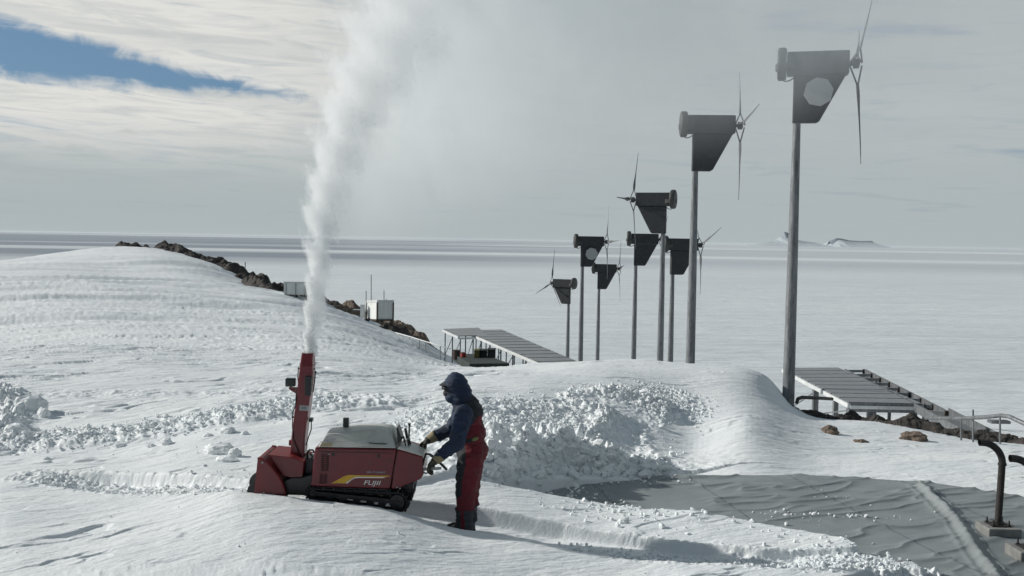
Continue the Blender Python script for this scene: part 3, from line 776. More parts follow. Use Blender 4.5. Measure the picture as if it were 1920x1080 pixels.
make_turbine(1261, 51.6, 515, 'wind turbine partly hidden behind the second tallest pole', 1, R(8), (190, 70, -50), cone=6)
make_turbine(1066, 76, 570, 'leftmost and smallest wind turbine with its rotor on the left', -1, R(-28), (14, 134, -106), cone=3)

# ------------------------------------------------------------------ solar arrays
def plane_z(px, py, z):               # point of a pixel's ray at height z
    p1 = at(px, py, 1.0); Y = (z-CAMZ)/(p1.z-CAMZ); return at(px, py, Y)
def bil(q, u, v): return (q[0]*(1-u)+q[1]*u)*(1-v)+(q[3]*(1-u)+q[2]*u)*v
def solar_table(label, q, rows_, legs, drop_fn, name='solar_array', thick=.05, post=.09):
    c = (q[0]+q[1]+q[2]+q[3])/4
    root = empty(name, (c.x, c.y, drop_fn(c.x, c.y)), 0, label, 'solar array', 'solar panel tables on steel frames')
    up = Vector((0, 0, 1))
    for r in range(rows_):
        v0 = r/rows_+.006; v1 = (r+1)/rows_-.006
        a, b, cc, d = bil(q,0,v0), bil(q,1,v0), bil(q,1,v1), bil(q,0,v1)
        m = MB(); m.hexa([a,b,cc,d], [p-up*thick for p in (a,b,cc,d)]); m.build('solar_panel', M_panel, root, world=True)
    m = MB()
    for u in (0., 1.):
        m.beam(bil(q,u,0)-up*(.06+thick), bil(q,u,1)-up*(.06+thick), .09, .13)
    for v in (0., 1.):
        m.beam(bil(q,0.02,v)-up*(.10+thick), bil(q,.98,v)-up*(.10+thick), .07, .10)
    m.build('frame', M_whitem, root, world=True)
    for v in legs:
        for u in (.06, .94):
            p = bil(q, u, v); z = drop_fn(p.x, p.y)-.2
            m = MB(); m.beam((p.x,p.y,z), (p.x,p.y,p.z-thick-.12), post*.8, post*.8, (0,1,0)); m.build('leg', M_pole, root, world=True)
    m = MB()
    for i in range(len(legs)-1):
        p = bil(q,.06,legs[i]); r_ = bil(q,.06,legs[i+1]); z = drop_fn(p.x,p.y)
        m.beam((p.x,p.y,z+(p.z-z)*.25), (r_.x,r_.y,r_.z-.3), .035)
    if len(legs) > 1: m.build('brace', M_pole, root, world=True)
    return root
HB = lambda x, y: float(base_h(np.array([x]), np.array([y]))[0])
zr = -2.1
q1 = [plane_z(869, 618.5, zr), plane_z(940, 617.5, zr), plane_z(1098, 684, zr), plane_z(1026, 685, zr)]
solar_table('long roof of solar panels on many thin legs, left of the turbine poles', q1, 12, [0,.12,.24,.36,.5,.64,.78,.92,1.], lambda x, y: min(HB(x, y), zr-2.1))
q2 = [plane_z(831, 616.5, zr), plane_z(897, 614, zr+.05), plane_z(915, 628.5, zr), plane_z(860, 629.5, zr)]
solar_table('short panel table on thin legs at the far left end of the long roof', q2, 3, [0,.5,1.], lambda x, y: min(HB(x, y), zr-2.1), post=.08)
zr2 = -1.5
q3 = [plane_z(1468, 689.5, zr2), plane_z(1570, 688.5, zr2), plane_z(1730, 757, zr2), plane_z(1592, 754, zr2)]
solar_table('low tilted solar table beside the base of the nearest turbine', q3, 9, [.04,.5,.96], HB, post=.22)
# front sill of that table and the empty frame beside it
rt = empty('panel_frame', plane_z(1700, 730, zr2), 0, 'empty metal frame without panels running right of the low solar table', 'frame')
up = Vector((0,0,1))
fa = [plane_z(1585, 692, zr2), plane_z(1622, 692, zr2), plane_z(1776, 770, zr2), plane_z(1736, 767, zr2)]
m = MB()
for u in (0, 1): m.beam(bil(fa,u,0)-up*.12, bil(fa,u,1)-up*.12, .06, .24)
m.build('side_rail', M_pole, rt, world=True)
for k in range(9):
    v = k/8.; m = MB(); m.beam(bil(fa,0,v)-up*.08, bil(fa,1,v)-up*.08, .06, .10); m.build('crossbar', M_alu, rt, world=True)
    m = MB(); m.beam(bil(fa,.93,v)-up*.28, bil(fa,.93,v)-up*.01, .07, .09, (0,1,0)); m.build('clip', M_woodd, rt, world=True)
m = MB(); tq = [bil(fa,u,v)-up*.24 for u, v in ((.02,0),(.98,0),(.98,1),(.02,1))]; m.hexa(tq, [p-up*.04 for p in tq]); m.build('tray', M_pole, rt, world=True)
m = MB(); m.hexa([plane_z(1592,754,zr2)-up*.02, plane_z(1737,757,zr2)-up*.02, plane_z(1737,757,zr2)-up*.30, plane_z(1592,754,zr2)-up*.30], [q_+Vector((.0,.05,0)) for q_ in (plane_z(1592,754,zr2)-up*.02, plane_z(1737,757,zr2)-up*.02, plane_z(1737,757,zr2)-up*.30, plane_z(1592,754,zr2)-up*.30)]); m.build('fascia', M_pole, rt, world=True)
for u, v in ((.5,.95),(.5,.5),(.9,.8),(.9,.2)):
    p = bil(fa,u,v); m = MB(); m.beam((p.x,p.y,HB(p.x,p.y)-.3),(p.x,p.y,p.z-.2),.09,.09,(0,1,0)); m.build('leg', M_pole, rt, world=True)
# cable trough and its railing
t0 = bil(fa, .5, 1.01); t1 = t0+(fa[2]-fa[1]).normalized()*13
rt = empty('cable_trough', (t0+t1)/2, 0, 'grey metal trough continuing from the empty frame down to the right edge', 'cable trough')
m = MB(); m.beam(t0-up*.16, t1-up*.16, .66, .03); m.beam(t0+Vector((.33,0,-.05)), t1+Vector((.33,0,-.05)), .035, .24); m.beam(t0+Vector((-.35,0,-.12)), t1+Vector((-.35,0,-.12)), .035, .30)
m.build('channel', M_pole, rt, world=True)
for f in (.05,.3,.55,.8):
    p = t0.lerp(t1, f); m = MB(); m.beam((p.x,p.y,HB(p.x,p.y)-.4), p-up*.18, .10, .10, (0,1,0)); m.build('leg', M_pole, rt, world=True)
Yr = 20.5
rt = empty('pipe_rail', at(1840, 830, Yr), 0, 'pale bent pipe on thin posts before the cable trough', 'pipe')
m = MB(); m.tube([at(1735,783,23.5),at(1790,785,22.3),at(1850,782,21),at(1876,779,20.5),at(1892,781,20.2),at(1960,812,19)], .045, 10); m.build('pipe', M_pole, rt, world=True, smooth=True)
for px, pyt, pyb, Y in ((1824.5,768,826,21.6),(1802,781,822,22),(1875,780,826,20.5)):
    m = MB(); m.tube([at(px,pyb+6,Y), at(px,pyt,Y)], .022, 8); m.build('post', M_pole, rt, world=True)
m = MB(); m.box(at(1857,791,20.6)+Vector((0,-.05,-.03)), at(1893,791,20.6)+Vector((0,.15,.02))); m.build('bracket', M_pole, rt, world=True)
# cable beside the nearest turbine's base
m = MB(); m.tube([at(1493,757,26.6),at(1496,748,26.6),at(1504,745,26.8),at(1530,746,27.5),at(1560,748,29)], .05, 8); o = m.build('cable', M_rust)
tag(o, 'brown pipe bending out of the snow beside the nearest turbine pole', 'pipe')

# ------------------------------------------------------------------ goods under the long panel roof
def drum(px, py, r, h, Y, m_, label):
    p = at(px, py, Y); root = empty('drum', (p.x, p.y, p.z), 0, label, 'drum', 'drums under the panel roof')
    m = MB(); m.tube([(0,0,0),(0,0,h*.33),(0,0,h*.34),(0,0,h*.36),(0,0,h*.37),(0,0,h*.66),(0,0,h*.67),(0,0,h*.69),(0,0,h*.7),(0,0,h)], [r,r,r*1.05,r*1.05,r,r,r*1.05,r*1.05,r,r], 16)
    m.build('barrel', m_, root); m = MB(); m.tube([(0,0,h),(0,0,h+.02)], r*1.03, 16); m.build('lid', M_blackp, root)
drum(855.5, 674, .18, .47, 50, M_brown, 'brown drum at the left under the panel roof')
drum(868.5, 677.5, .14, .43, 49, M_reddrum, 'bright red drum under the panel roof')
def crate(px0, px1, pyb, h, Y, m_, label, lid=None):
    a = at(px0, pyb, Y); b = at(px1, pyb, Y); root = empty('storage_box', ((a.x+b.x)/2, Y, a.z), 0, label, 'storage box', 'boxes under the panel roof')
    w = (b.x-a.x)/2
    m = MB(); m.box((-w,-.3,0), (w,.4,h*.85)); m.build('box_body', m_, root, bevel=.02)
    m = MB(); m.box((-w*1.04,-.33,h*.855), (w*1.04,.43,h)); m.build('lid', lid or m_, root, bevel=.02)
crate(889, 899, 673, .47, 48.5, M_green, 'olive yellow box under the panel roof')
crate(899.5, 913, 673, .47, 48.8, M_dgreen, 'dark green box between the olive box and the black bin')
crate(914, 929, 673, .50, 48.5, M_blackp, 'black bin with a pale mark at the right under the panel roof', M_black)
p0 = [at(850,668,52), at(905,667,52), at(955,686,44), at(880,687,44)]
m = MB(); m.hexa([p+up*.12 for p in p0], [p-up*.25 for p in p0]); o = m.build('ground_sheet', M_dgreen, bevel=.03); tag(o, 'dark ground sheet spread under the panel roof', 'ground sheet')
# handrail
rt = empty('handrail', at(790, 660, 55.5), 0, 'pale metal handrail leading down from the white hut to the panel roof', 'handrail')
tp = [at(741,623.5,63.0), at(768,631,60.0), at(800,641,57.0), at(844,654,54.0)]
m = MB(); m.tube(tp, .034, 8); m.build('top_rail', M_whitem, rt, world=True, smooth=True)
m = MB(); m.tube([at(757,634,61.5), at(785,648,58.5), at(836,670,54.0)], .028, 8); m.build('lower_rail', M_pole, rt, world=True)
for px, a, b, Y in ((768,631,656,60),(786.5,637,664,58.2),(798,641,667,57),(825.5,649,678,54.8)):
    m = MB(); m.tube([at(px,b+3,Y), at(px,a,Y)], .03, 8); m.build('post', M_alu, rt, world=True)

# ------------------------------------------------------------------ huts
Y = 68
rt = empty('white_hut', at(712, 612, Y), 0, 'white box hut with antennas on stilts above the brown rocks', 'hut')
A_ = at(707, 600, Y); B_ = at(737, 600, Y); C_ = at(688, 599, Y+2.6)
h = at(707, 567, Y).z-A_.z; D_ = B_+(C_-A_)
base = [A_, B_, D_, C_]
m = MB(); m.hexa([p for p in base], [p+up*h for p in base]); m.build('wall', M_hut, rt, world=True)
m = MB(); cen = (A_+D_)/2
ov = [cen+(p-cen)*1.05 for p in base]; m.hexa([p+up*(h+.004) for p in ov], [p+up*(h+.16) for p in ov]); m.build('roof', M_whitem, rt, world=True)
m = MB()
for p in base[:2]+base[3:]: m.beam(cen+(p-cen)*1.01, cen+(p-cen)*1.01+up*h, .09, .09, (0,1,0))
m.beam(A_*1, B_, .1); m.beam(A_, C_, .1); m.build('corner_trim', M_woodd, rt, world=True)
for p in base:
    q_ = cen+(p-cen)*.9; m = MB(); m.beam((q_.x,q_.y,q_.z-1.3), (q_.x,q_.y,q_.z), .16, .16, (0,1,0)); m.build('leg', M_woodd, rt, world=True)
m = MB(); m.box(C_+Vector((-.38,-.7,.1)), C_+Vector((-.08,-.2,1.1))); m.build('gas_cabinet', M_whitem, rt, world=True)
m = MB(); m.beam(C_+Vector((-.95,-.2,.7)), C_+Vector((0,-.2,.7)), .5, .05); m.build('landing', M_alu, rt, world=True)
for px, py0, py1 in ((696,563,515),(686.5,563,545),(720,565,544),(724.5,565,561)):
    m = MB(); Yy = Y+1.6; m.tube([at(px,py0+3,Yy), at(px,py1,Yy)], .03, 6); m.build('antenna', M_pole, rt, world=True)
Y = 72
rt = empty('storage_container', at(556, 552, Y), 0, 'long low white container behind the snow plume at the end of the rock ridge', 'container')
a = at(532, 552, Y); b = at(577, 556, Y); hh = at(532, 531, Y).z-a.z; b.z = a.z
bs = [a, b, b+Vector((.5,2,0)), a+Vector((.5,2,0))]
m = MB(); m.hexa(bs, [p+up*hh for p in bs]); m.build('wall', M_hut, rt, world=True)
m = MB(); m.hexa([p+up*(hh+.004) for p in bs], [p+up*(hh+.12) for p in bs]); m.build('roof', M_whitem, rt, world=True)
for f in (.1,.5,.9):
    p = a.lerp(b, f); m = MB(); m.beam(p-up*1.5+Vector((0,.3,0)), p+Vector((0,.3,0)), .12, .12, (0,1,0)); m.build('leg', M_woodd, rt, world=True)
    m = MB(); m.box(p+Vector((-.04,-.03,0)), p+Vector((.04,-.002,hh))); m.build('rib', M_alu, rt, world=True)
for i, (px, py0, py1) in enumerate(((459.7,502,491),(416.5,492,486))):
    m = MB(); m.tube([at(px,py0+8,104), at(px,py1,104)], .045, 6); o = m.build('marker_post', M_woodd)
    tag(o, ('taller' if i == 0 else 'shorter')+' thin marker post standing on the rock ridge', 'post')

# ------------------------------------------------------------------ gooseneck pipes on concrete feet
def gooseneck(px, pyb, Y, label, s=1.):
    p = at(px, pyb, Y); z0 = tarp_h(np.array([p.x]), np.array([Y]))[0]
    rt = empty('vent_pipe', (p.x, Y, z0), 0, label, 'vent pipe', 'curved vent pipes on concrete feet')
    m = MB(); m.box((-.20,-.19,-.06), (.21,.19,.11)); m.build('footing', M_conc, rt, bevel=.012)
    m = MB(); m.box((-.12,-.11,.112), (.12,.11,.124)); m.tube([(0,0,.124),(0,0,.15)], .07, 14); m.build('base_plate', M_rust, rt)
    for x, y in ((-.095,-.09),(.095,-.09),(-.095,.09),(.095,.09)):
        m = MB(); m.tube([(x,y,.12),(x,y,.19)], .009, 6); m.tube([(x,y,.124),(x,y,.138)], .018, 6); m.build('bolt', M_black, rt)
    H = 1.15; Rr = .27
    m = MB(); m.tube([(0,0,.125),(.012,0,.5),(.022,0,H-Rr)], .042, 18); m.build('riser', M_rust, rt, smooth='auto')
    m = MB(); m.tube([(.023,0,H-Rr-.015),(.023,0,H-Rr+.015)], .052, 18); m.build('collar', M_rust, rt, smooth='auto')
    pts_ = [(.025-Rr+Rr*math.cos(t), 0, H-Rr+Rr*math.sin(t)) for t in [k*math.pi/2/10 for k in range(11)]]+[(.025-Rr-.03,0,H-.001)]
    m = MB(); m.tube(pts_, .043, 18, cap=False); m.build('bend', M_rust, rt, smooth=True)
    return rt
gooseneck(1871, 985, 12.35, 'curved brown vent pipe standing fully in view on a concrete foot')
gooseneck(1931, 1030, 11.4, 'curved dark vent pipe cut by the right edge of the frame')

# ------------------------------------------------------------------ snow blower
YN = 11.18; YF = 11.80; YC = (YN+YF)/2
root = empty('snow_blower', (at(640,955,YC).x, YC, Hs(at(640,955,YC).x, YC)), 0, 'red tracked walk-behind snow blower with tall chute throwing a jet of snow', 'snow blower')
def P(px, py, Y=YN): return at(px, py, Y)
def prism(poly, y0, y1, name, m_, parent=root, bevel=.012, shear=None):
    b = MB(); near = [P(*q, YN) for q in poly]
    n_ = [Vector((p.x, y0, p.z)) for p in near]; f_ = [Vector((p.x, y1, p.z)) for p in near]
    b.hexa(n_, f_)
    o = b.build(name, m_, None, bevel=bevel); reparent(o, parent); return o
def reparent(o, parent):
    # geometry is in world coordinates: shift it into the parent's space
    w = Vector((0,0,0)); q = parent
    while q is not None: w += Vector(q.location); q = q.parent
    o.data.transform(Matrix.Translation(-w)); o.parent = parent
def wb(b, name, m_, parent=root, **k):
    o = b.build(name, m_, None, **k); reparent(o, parent); return o
body = prism([(590.5,839),(743,842.5),(731,917),(582,912)], YN, YF, 'engine_cover', M_redp, bevel=.018)
prism([(745,842.8),(792.6,856),(793,893),(788,899),(745,916.5),(733,917)], YN+.004, YF-.004, 'rear_cover', M_redp, bevel=.015)
# panel recess line & handles on the cover
for (a, b_) in (((601,846.5),(739,849.5)),):
    m = MB(); m.beam(P(*a)+Vector((0,-.001,0)), P(*b_)+Vector((0,-.001,0)), .006, .006); wb(m, 'panel_seam', M_black, body)
for px, py in ((624.5,852.5),(709.5,855.5)):
    m = MB(); p = P(px, py); m.tube([p+Vector((0,.01,0)), p+Vector((0,-.008,0))], .018, 14); wb(m, 'latch', M_blackp, body)
m = MB(); m.beam(P(613,851)+Vector((0,-.004,0)), P(619.5,851.5)+Vector((0,-.004,0)), .006, .008); wb(m, 'handle', M_steel, body)
def grille(x0, y0, x1, y1, nxx, nyy):
    m = MB(); m.hexa([P(*q)+Vector((0,-.002,0)) for q in ((x0,y0),(x1,y0+.3),(x1-.8,y1),(x0-1.5,y1))], [P(*q)+Vector((0,.01,0)) for q in ((x0,y0),(x1,y0+.3),(x1-.8,y1),(x0-1.5,y1))])
    g_ = wb(m, 'grille', M_grille, body)
    m = MB()
    for k in range(nyy+1):
        f = k/nyy; m.beam(P(x0-1.5*f, y0+(y1-y0)*f)+Vector((0,-.006,0)), P(x1-.8*f, y0+(y1-y0)*f)+Vector((0,-.006,0)), .006, .007)
    wb(m, 'slats', M_redp, g_)
M_grille = mat('dark_grille', (.02,.004,.006), .7)
grille(603, 850.5, 608.5, 883, 1, 9); grille(611, 850.5, 616.5, 883, 1, 9); grille(600, 889, 605.5, 907, 1, 5); grille(607.5, 889, 613.5, 907, 1, 5)
# decals
def decal(poly, m_, name='stripe', off=.0035):
    m = MB(); m.hexa([P(580+x/6, 780+y/6)+Vector((0,-off,0)) for x, y in poly], [P(580+x/6, 780+y/6)+Vector((0,.0015,0)) for x, y in poly]); return wb(m, name, m_, body)
decal([(243,757),(345,703),(395,675),(440,663),(900,672),(905,678),(862,686),(530,682),(495,694),(470,708),(400,757)], M_yel)
decal([(404,757),(430,757),(478,716),(510,700),(540,696),(832,698),(860,688),(532,684),(497,696),(472,711)], M_wdec, 'white_stripe', .003)
def text(body_, px, py, size, m_, parent, shear=.25, name='lettering', sx=1.):
    cu = bpy.data.curves.new('t', 'FONT'); cu.body = body_; cu.size = size; cu.shear = shear; cu.extrude = .0015; cu.offset = .0
    ob = bpy.data.objects.new('t', cu); COL.objects.link(ob); dg = bpy.context.evaluated_depsgraph_get()
    me = bpy.data.meshes.new_from_object(ob.evaluated_get(dg)); bpy.data.objects.remove(ob)
    me.materials.clear(); me.materials.append(m_)
    p = P(px, py); me.transform(Matrix.Translation(p+Vector((0,-.004,0))) @ Matrix.Rotation(R(.6), 4, 'Y') @ Matrix.Rotation(R(90), 4, 'X') @ Matrix.Diagonal((sx,1,1,1)))
    o = bpy.data.objects.new(name, me); COL.objects.link(o); reparent(o, parent); return o
text('FUJII', 681, 908.6, .072, M_wdec, body, .25, sx=1.38)
text('SR-T1300ET', 687.5, 886.6, .030, M_sticker, body, .2, sx=1.42)
# cowl
def cowl():
    prof = [(596,838.5),(600,830),(609,814),(613,811.5),(648,807.5),(668,804),(690,802.5),(712,802.5),(727,806.5),(734,815),(741.5,841)]
    inset = [0,.02,.07,.09,.10,.10,.10,.10,.09,.05,0]
    prof = [(a_, b_+(840-b_)*.2) for a_, b_ in prof]
    near = [P(*q) for q in prof]
    rings = []
    b = MB(); n = len(prof); vs = []
    for yk, f in ((0,0),(.5,.02),(1,0)):
        pass
    def lvl(t):   # t 0..1 across width
        r_ = []
        for p, i_ in zip(near, inset):
            y = YN + .006 + i_ + (YF-YN-.012-2*i_)*t
            bulge = .03*math.sin(math.pi*t)*(1 if i_ > .04 else 0)
            r_.append(Vector((p.x, y, p.z+bulge)))
        return r_
    ts = [0,.08,.25,.5,.75,.92,1]
    for t in ts: vs += lvl(t)
    fs = [(k*n+i, k*n+i+1, (k+1)*n+i+1, (k+1)*n+i) for k in range(len(ts)-1) for i in range(n-1)]
    fs += [tuple(range(n)), tuple((len(ts)-1)*n+i for i in range(n)), tuple([k*n for k in range(len(ts))]+[(len(ts)-1-k)*n+n-1 for k in range(len(ts))])]
    b.add(vs, fs)
    return wb(b, 'cowl', M_white, bevel=.010, smooth='auto')
cw = cowl()
def cowl_mark(pts_, m_, name, th=.006):
    b = MB()
    b.tube([P(*q)+Vector((0,d,0)) for q, d in pts_], th, 6); return wb(b, name, m_, cw)
cowl_mark([((600,828.5),.018),((628,829.2),.02),((670,829.5),.022),((684,827.5),.028),((692,822),.045),((697,815),.065),((700,808),.088)], M_sticker, 'crease', .003)
cowl_mark([((691,831),.016),((707,832.3),.014),((725,832.7),.012)], M_blackp, 'handle_slot', .006)
for x, y, w_, h_, mm in ((608.5,823,8,4.5,M_sticker2 if False else M_sticker),(619.5,822,9.5,5,M_sticker),(603,831,9,5.5,M_ysticker),(613.5,831,9.5,5.5,M_ysticker)):
    m = MB(); yo = .02 if y > 826 else .035
    q_ = [P(x,y)+Vector((0,yo-.012,0)), P(x+w_,y+.2)+Vector((0,yo-.012,0)), P(x+w_-1,y+h_)+Vector((0,yo-.025,0)), P(x-1.5,y+h_)+Vector((0,yo-.025,0))]
    m.hexa(q_, [v+Vector((0,.012,0)) for v in q_]); wb(m, 'sticker', mm, cw)
# small lamps/knobs on cowl
m = MB(); m.tube([P(649.5,812,YC), P(649.5,796,YC)], .008, 8); m.box(P(649.5,792,YC)+Vector((-.035,-.03,-.05)), P(649.5,792,YC)+Vector((.03,.02,.055))); wb(m, 'work_lamp', M_blackp, cw, bevel=.012)
m = MB(); m.tube([P(645,807,YC), P(660,806.5,YC)], .01, 8); wb(m, 'lamp_base', M_blackp, cw)
m = MB(); m.tube([P(728.5,814,YC), P(728.5,801,YC)], [.02,.017], 10); wb(m, 'exhaust_cap', M_blackp, cw)
# instrument panel
m = MB(); q_ = [P(741,805.5), P(744,805), P(752,829), P(747,833), P(744,838)]
m.hexa([Vector((p.x,YN+.10,p.z)) for p in q_], [Vector((p.x,YN+.32,p.z)) for p in q_]); ip = wb(m, 'instrument_panel', M_blackp, bevel=.006)
m = MB(); m.tube([P(748,823,YN+.14), P(756,820.5,YN+.14)], [.007,.011], 8); wb(m, 'knob', M_blackp, ip)
# lever deck
dk = prism([(744,842.3),(747,838),(770,843),(791,853.5),(793,856.5)], YN+.012, YN+.36, 'lever_deck', M_white, bevel=.006)
for (a, b_, r0, r1, Y) in (((763,846),(756.5,818),.006,.011,YN+.12),((768,846),(760,803),.007,.016,YN+.16),((766.5,842),(767.5,795.5),.008,.009,YN+.2),((773,846),(767,824),.008,.012,YN+.26)):
    m = MB(); A1 = P(*a, Y); B1 = P(*b_, Y); m.tube([A1, A1.lerp(B1,.55), A1.lerp(B1,.6), B1], [r0,r0,r1,r1], 10)
    if b_ == (767.5,795.5): m.tube([B1-Vector((0,0,.02)), B1+Vector((0,0,.0)), B1+Vector((0,0,.012))], [.008,.017,.018], 12)
    m.sphere(A1, .022); wb(m, 'control_lever', M_blackp, smooth='auto')
m = MB(); A1 = P(788.5,852,YF-.14); B1 = P(789.5,838,YF-.14); m.tube([A1,B1], [.012,.012], 8); m.sphere(B1, .02); wb(m, 'drive_lever', M_blackp)
# handlebars
for Y, dx in ((YN+.06,0),(YF-.12,6)):
    m = MB(); m.tube([P(793,872,Y), P(796,858,Y), P(799,851,Y), P(806,852,Y), P(818,861,Y), P(838+dx*.0,881,Y)], [.012,.012,.014,.016,.016,.015], 10)
    wb(m, 'handlebar', M_blackp, smooth='auto')
m = MB(); m.beam(P(793,880,YN+.1), P(826,878,YN+.1), .02, .03); m.beam(P(826,878,YN+.1), P(826,878,YF-.1), .02, .03); wb(m, 'stop_bar', M_steel)
m = MB(); m.tube([P(794,885,YN+.12), P(800,888,YN+.1), P(805,882,YN+.1)], .007, 6); m.tube([P(809,868,YN+.1), P(809,878,YN+.1)], .006, 6); wb(m, 'linkage', M_black)
# rear lower gear
m = MB(); m.box(P(757,905,YN+.15)+Vector((0,0,-.18)), P(775,905,YN+.15)+Vector((0,.35,0))); m.box(P(768,932,YN+.1)+Vector((0,0,-.05)), P(776,920,YN+.3)); wb(m, 'gearbox', M_blackp, bevel=.01)
m = MB(); m.tube([P(781,900,YN+.08), P(779,912,YN+.05), P(775,924,YN+.05), P(772,931,YN+.06), P(771,936,YN+.08)], .008, 8); m.tube([P(776,895,YN+.1), P(777,915,YN+.12), P(770,930,YN+.12)], .007, 8); wb(m, 'hose', M_black)
for px, py in ((744.5,913.5),(750,915.5)): 
    m = MB(); p = P(px,py); m.tube([p+Vector((0,.01,0)), p+Vector((0,-.008,0))], .009, 8); wb(m, 'bolt', M_steel)
# chassis
prism([(583,913),(735,918),(760,915),(768,930),(752,938),(600,925),(578,922)], YN+.14, YF-.14, 'chassis', M_blackp, bevel=.01)
prism([(590,913.5),(732,918.5),(733,926),(592,919)], YN+.03, YN+.06, 'side_rail', M_blackp, bevel=.004)
# tracks
def track(y0, y1):
    c0 = P(586,926.5); c1 = P(744,943); c0.y = c1.y = 0; r0 = .068; r1 = .120
    d = (c1-c0); L = d.length; ang = math.atan2(d.z, d.x); loop = []
    for k in range(15):      # front half circle
        t = ang+math.pi/2+k*math.pi/14; loop.append((c0+Vector((math.cos(t),0,math.sin(t)))*r0, Vector((math.cos(t),0,math.sin(t)))))
    nrm = Vector((math.sin(ang),0,-math.cos(ang)))
    for k in range(1, 16):
        f = k/16; loop.append(((c0+nrm*r0).lerp(c1+nrm*r1, f), nrm))
    for k in range(15):
        t = ang-math.pi/2+k*math.pi/14; loop.append((c1+Vector((math.cos(t),0,math.sin(t)))*r1, Vector((math.cos(t),0,math.sin(t)))))
    for k in range(1, 16):
        f = k/16; loop.append(((c1-nrm*r1).lerp(c0-nrm*r0, f), -nrm))
    n = len(loop); vs = []
    b = MB()
    for p, nn in loop:
        for y, o_ in ((y0,.0),(y1,.0),(y1,-.018),(y0,-.018)): vs.append((p.x+nn.x*o_, y, p.z+nn.z*o_))
    fs = [(i*4+j, ((i+1) % n)*4+j, ((i+1) % n)*4+(j+1) % 4, i*4+(j+1) % 4) for i in range(n) for j in range(4)]
    b.add(vs, fs)
    for i in range(0, n, 2):
        p, nn = loop[i]; tq = Vector((nn.z,0,-nn.x))
        for ya, yb in ((y0-.004,(y0+y1)/2-.02),((y0+y1)/2+.02,y1+.004)):
            w_ = .014; q_ = [p+nn*-.004-tq*w_, p+nn*-.004+tq*w_, p+nn*.024+tq*w_*.6, p+nn*.024-tq*w_*.6]
            b.hexa([Vector((v.x,ya,v.z)) for v in q_], [Vector((v.x,yb,v.z)) for v in q_])
    tr = wb(b, 'track', M_track)
    ym = (y0+y1)/2
    for c, r_ in ((c0, r0-.022), (c1, r1-.024)):
        b = MB(); b.tube([(c.x,y0+.02,c.z),(c.x,y0+.05,c.z),(c.x,y1-.05,c.z),(c.x,y1-.02,c.z)], [r_*.9,r_,r_,r_*.9], 18); b.tube([(c.x,y0-.0,c.z),(c.x,y0+.03,c.z)], .022, 8)
        wb(b, 'wheel', M_blackp, tr)
    for f in (.2,.36,.52,.68,.82):
        c = c0.lerp(c1, f); b = MB(); rr_ = .045; cc = c+nrm*(r0+(r1-r0)*f-rr_-.02)
        b.tube([(cc.x,y0+.03,cc.z),(cc.x,y1-.03,cc.z)], rr_, 14); wb(b, 'roller', M_blackp, tr)
    b = MB(); b.beam(c0+Vector((0,ym,0)), c1+Vector((0,ym,0)), .10, .05); wb(b, 'track_frame', M_blackp, tr)
track(YN+.0, YN+.17); track(YF-.17, YF)
# auger housing
side = [(484.3,858.5),(491,859),(496,863),(506.6,873),(518.6,887.4),(528,903),(533.5,918),(535.5,929.5),(477,928)]
prism(side, YN-.03, YN-.012, 'side_plate', M_redp, bevel=.004)
prism(side, YF+.012, YF+.03, 'side_plate', M_redp, bevel=.004)
m = MB(); rear = side[:8]; pr = [P(*q) for q in rear]
outer = [Vector((p.x, 0, p.z)) for p in pr]; inner = [p+Vector((-.014,0,-.010)) for p in outer]
lo_ = outer+inner[::-1]
m.hexa([Vector((p.x,YN-.010,p.z)) for p in lo_], [Vector((p.x,YF+.010,p.z)) for p in lo_]); wb(m, 'housing_back', M_redp2)
b = MB()                      # rim along the top of both side plates
for yy in (YN-.021, YF+.021):
    b.tube([Vector((p.x,yy,p.z+.004)) for p in pr], .009, 6)
wb(b, 'rim', M_redp2)
c = P(489,910); b = MB(); b.tube([(c.x,YN-.005,c.z),(c.x,YF+.005,c.z)], .035, 12); au = wb(b, 'auger', M_blackp)
def flight(y0, y1, hand):
    n = 40; vs = []; b = MB()
    for k in range(n+1):
        f = k/n; t = hand*f*2*math.pi*1.6+.6; y = y0+(y1-y0)*f
        for r_ in (.03,.15): vs.append((c.x+math.cos(t)*r_, y, c.z+math.sin(t)*r_))
    fs = [(2*k,2*k+1,2*k+3,2*k+2) for k in range(n)]; b.add(vs, fs)
    o = b.build('flight', M_blackp, None); s_ = o.modifiers.new('s','SOLIDIFY'); s_.thickness = .008; reparent(o, au)
flight(YN, YC-.01, 1); flight(YF, YC+.01, -1)
for yy in (YN-.02, YF-.04):
    prism([(460,927.5),(463,922),(466,912),(471,908),(477,898.5),(480,897),(479,928)], yy, yy+.03, 'cutter', M_blackp, bevel=.004)
m = MB(); m.hexa([P(475,928), P(536,931), P(536,934), P(470,931)], [P(475,928)+Vector((0,.62,0)), P(536,931)+Vector((0,.62,0)), P(536,934)+Vector((0,.62,0)), P(470,931)+Vector((0,.62,0))]); wb(m, 'scraper', M_blackp)
for px, py in ((496,923),(493.5,866)):
    m = MB(); p = P(px,py); m.tube([p+Vector((0,-.028,0)), p+Vector((0,-.038,0))], .011, 8); wb(m, 'bolt', M_steel)
prism([(502.5,855.5),(546,861),(567,869),(564.5,897),(555,903.5),(545,899),(528,895.5),(516,880)], YN+.07, YF-.07, 'impeller_housing', M_redp, bevel=.008)
prism([(500,854.5),(546,859.5),(568.5,867.5),(568,869.3),(546,861.8),(500.5,857)], YN+.055, YF-.055, 'top_flange', M_redp2, bevel=.003)
prism([(530,905),(545,898),(566,897),(590,890),(592,932),(535,930)], YN+.05, YF-.12, 'drive_housing', M_blackp, bevel=.008)
prism([(566,865),(588,868),(586,912),(566,905)], YN+.18, YF-.18, 'gear_column', M_blackp, bevel=.008)
